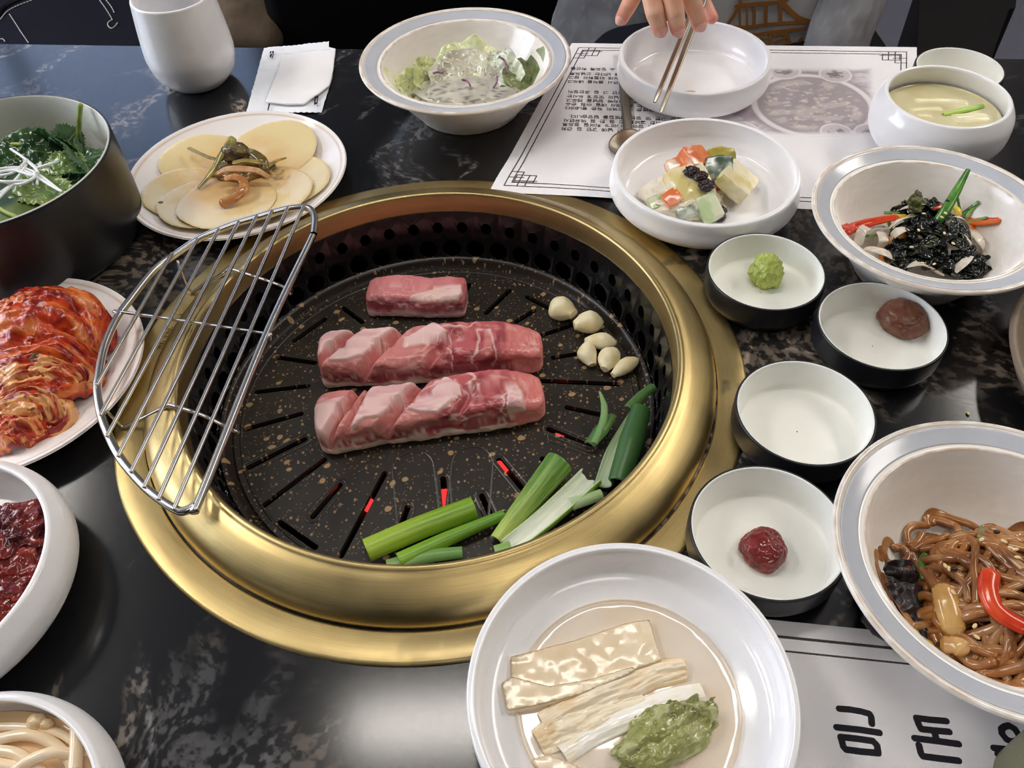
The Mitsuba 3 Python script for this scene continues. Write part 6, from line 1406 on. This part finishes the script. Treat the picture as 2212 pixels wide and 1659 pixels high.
# ------------------------------------------------------------------ behind the table
# black stool with a stepped edge at the top right
g0 = [(1980, 130), (2140, 135), (2150, 100), (2180, 20), (2194, 16), (2200, -60), (1990, -60)]
bgp = Polygon([at(a, b, -.30)[:2] for a, b in g0]); m = trimesh.creation.extrude_polygon(bgp.buffer(-.01).buffer(.01), .16, engine='earcut'); m.apply_translation([0, 0, -.46])
kb = thing('stool', 'black stool behind the far right corner of the table', 'stool')
put('seat', m, 'mat_black_leather', kb, smooth=False)
cq = np.array(bgp.centroid.coords[0])
for sx in (-1, 1):
    for sy in (-1, 1): put('leg', box([cq[0] + sx * .10 - .018, cq[1] + sy * .10 - .018, FLOOR], [cq[0] + sx * .10 + .018, cq[1] + sy * .10 + .018, -.45]), 'mat_black_cast', kb, smooth=False)
BX = bgp.bounds[0] - .004
bn_ = thing('bench', 'long black leather bench on the far side of the table', 'bench')
bq = lambda lo, hi, r=.03: soft(MF.cube([hi[i] - lo[i] - 2 * r for i in range(3)]).translate([lo[i] + r for i in range(3)]), .06, 0)
def cushion(lo, hi, r=.035):
    m = MF.batch_hull([ball([lo[0] + r if i else hi[0] - r, lo[1] + r if j else hi[1] - r, lo[2] + r if k else hi[2] - r], r, 16) for i in (0, 1) for j in (0, 1) for k in (0, 1)]).to_mesh()
    return trimesh.Trimesh(np.asarray(m.vert_properties)[:, :3].astype(float), np.asarray(m.tri_verts))
put('seat', cushion([-.44, 1.12, -.44], [BX, 1.66, -.315]), 'mat_black_leather', bn_, smooth=40)
put('backrest', cushion([-.44, 1.60, -.36], [BX, 1.74, .22]), 'mat_black_leather', bn_, smooth=40)
put('base', box([-.41, 1.20, FLOOR], [BX - .03, 1.64, -.42]), 'mat_black_cast', bn_, smooth=False)
# black leather chair with pale stitching at the left
ch = thing('leather_chair', 'dark navy leather chair with white stitched seams behind the far left corner of the table', 'chair')
CX = at(360, 60, -.28)[0]
put('seat', cushion([-1.35, 1.16, -.43], [CX, 2.06, -.28], .05), 'mat_leather', ch, smooth=40)
bk = cushion([-1.35, 2.00, -.40], [CX, 2.16, .25], .05); put('backrest', bk, 'mat_leather', ch, smooth=40)
for sx in (-1.28, CX - .07):
    for sy in (1.24, 2.06): put('leg', box([sx - .02, sy - .02, FLOOR], [sx + .02, sy + .02, -.42]), 'mat_black_cast', ch, smooth=False)
SZ = -.2785
def seat_pt(a, b): return at(a, b, SZ + .0008)
def stitches(pts, n, lab=None):
    p = spline([seat_pt(*q_) for q_ in pts], 400); L_ = np.r_[0, np.cumsum(np.linalg.norm(np.diff(p, axis=0), axis=1))]
    f = lambda s_: np.array([np.interp(s_, L_, p[:, k]) for k in range(3)])
    return [tube([f((k + .15) * L_[-1] / n), f((k + .8) * L_[-1] / n)], .0011, 6, 4) for k in range(n)]
stl = stitches([(0, 42), (16, 24), (40, 11), (70, 0)], 14) + stitches([(20, 30), (32, 48), (46, 70), (62, 93)], 16) + stitches([(215, 0), (228, 18), (238, 34), (243, 44)], 10) + stitches([(229, 0), (240, 14), (247, 28)], 6) + stitches([(0, 84), (6, 84), (11, 90)], 3)
stl.append(tube([seat_pt(*q_) for q_ in ((243, 42), (234, 48), (233, 55), (240, 61), (248, 57), (254, 49))], .0011, 6, 30))
put('stitching', join(stl), 'mat_thread', ch, smooth=40, kind='stuff', label='white seam stitching')
put('piping', tube([seat_pt(-8, 36), seat_pt(8, 16), seat_pt(30, 3), seat_pt(56, -8)], .006, 10, 40), 'mat_leather', ch)
# brown cushion
prin('brown_fabric', mikit.proc(lambda p, n, uv: mikit.mix(LC((74, 62, 52)), LC((104, 90, 76)), mikit.fbm(p.x * 40, p.y * 40, p.z * 40, octaves=4))), .9, .1)
c0 = at(560, 20, -.25)
bc_ = MF.batch_hull([ball(at(505, -60, -.27), .07), ball(at(520, 70, -.27), .05), ball(at(590, -60, -.27), .055), ball(at(600, 10, -.27), .045), ball(at(573, 80, -.275), .035), ball(at(520, -160, -.25), .07), ball(at(590, -160, -.25), .06)])
put('cushion', soft(bc_, .012, 6), 'mat_brown_fabric', label='mottled brown fabric cushion behind the wet-wipe packet', cat='cushion')
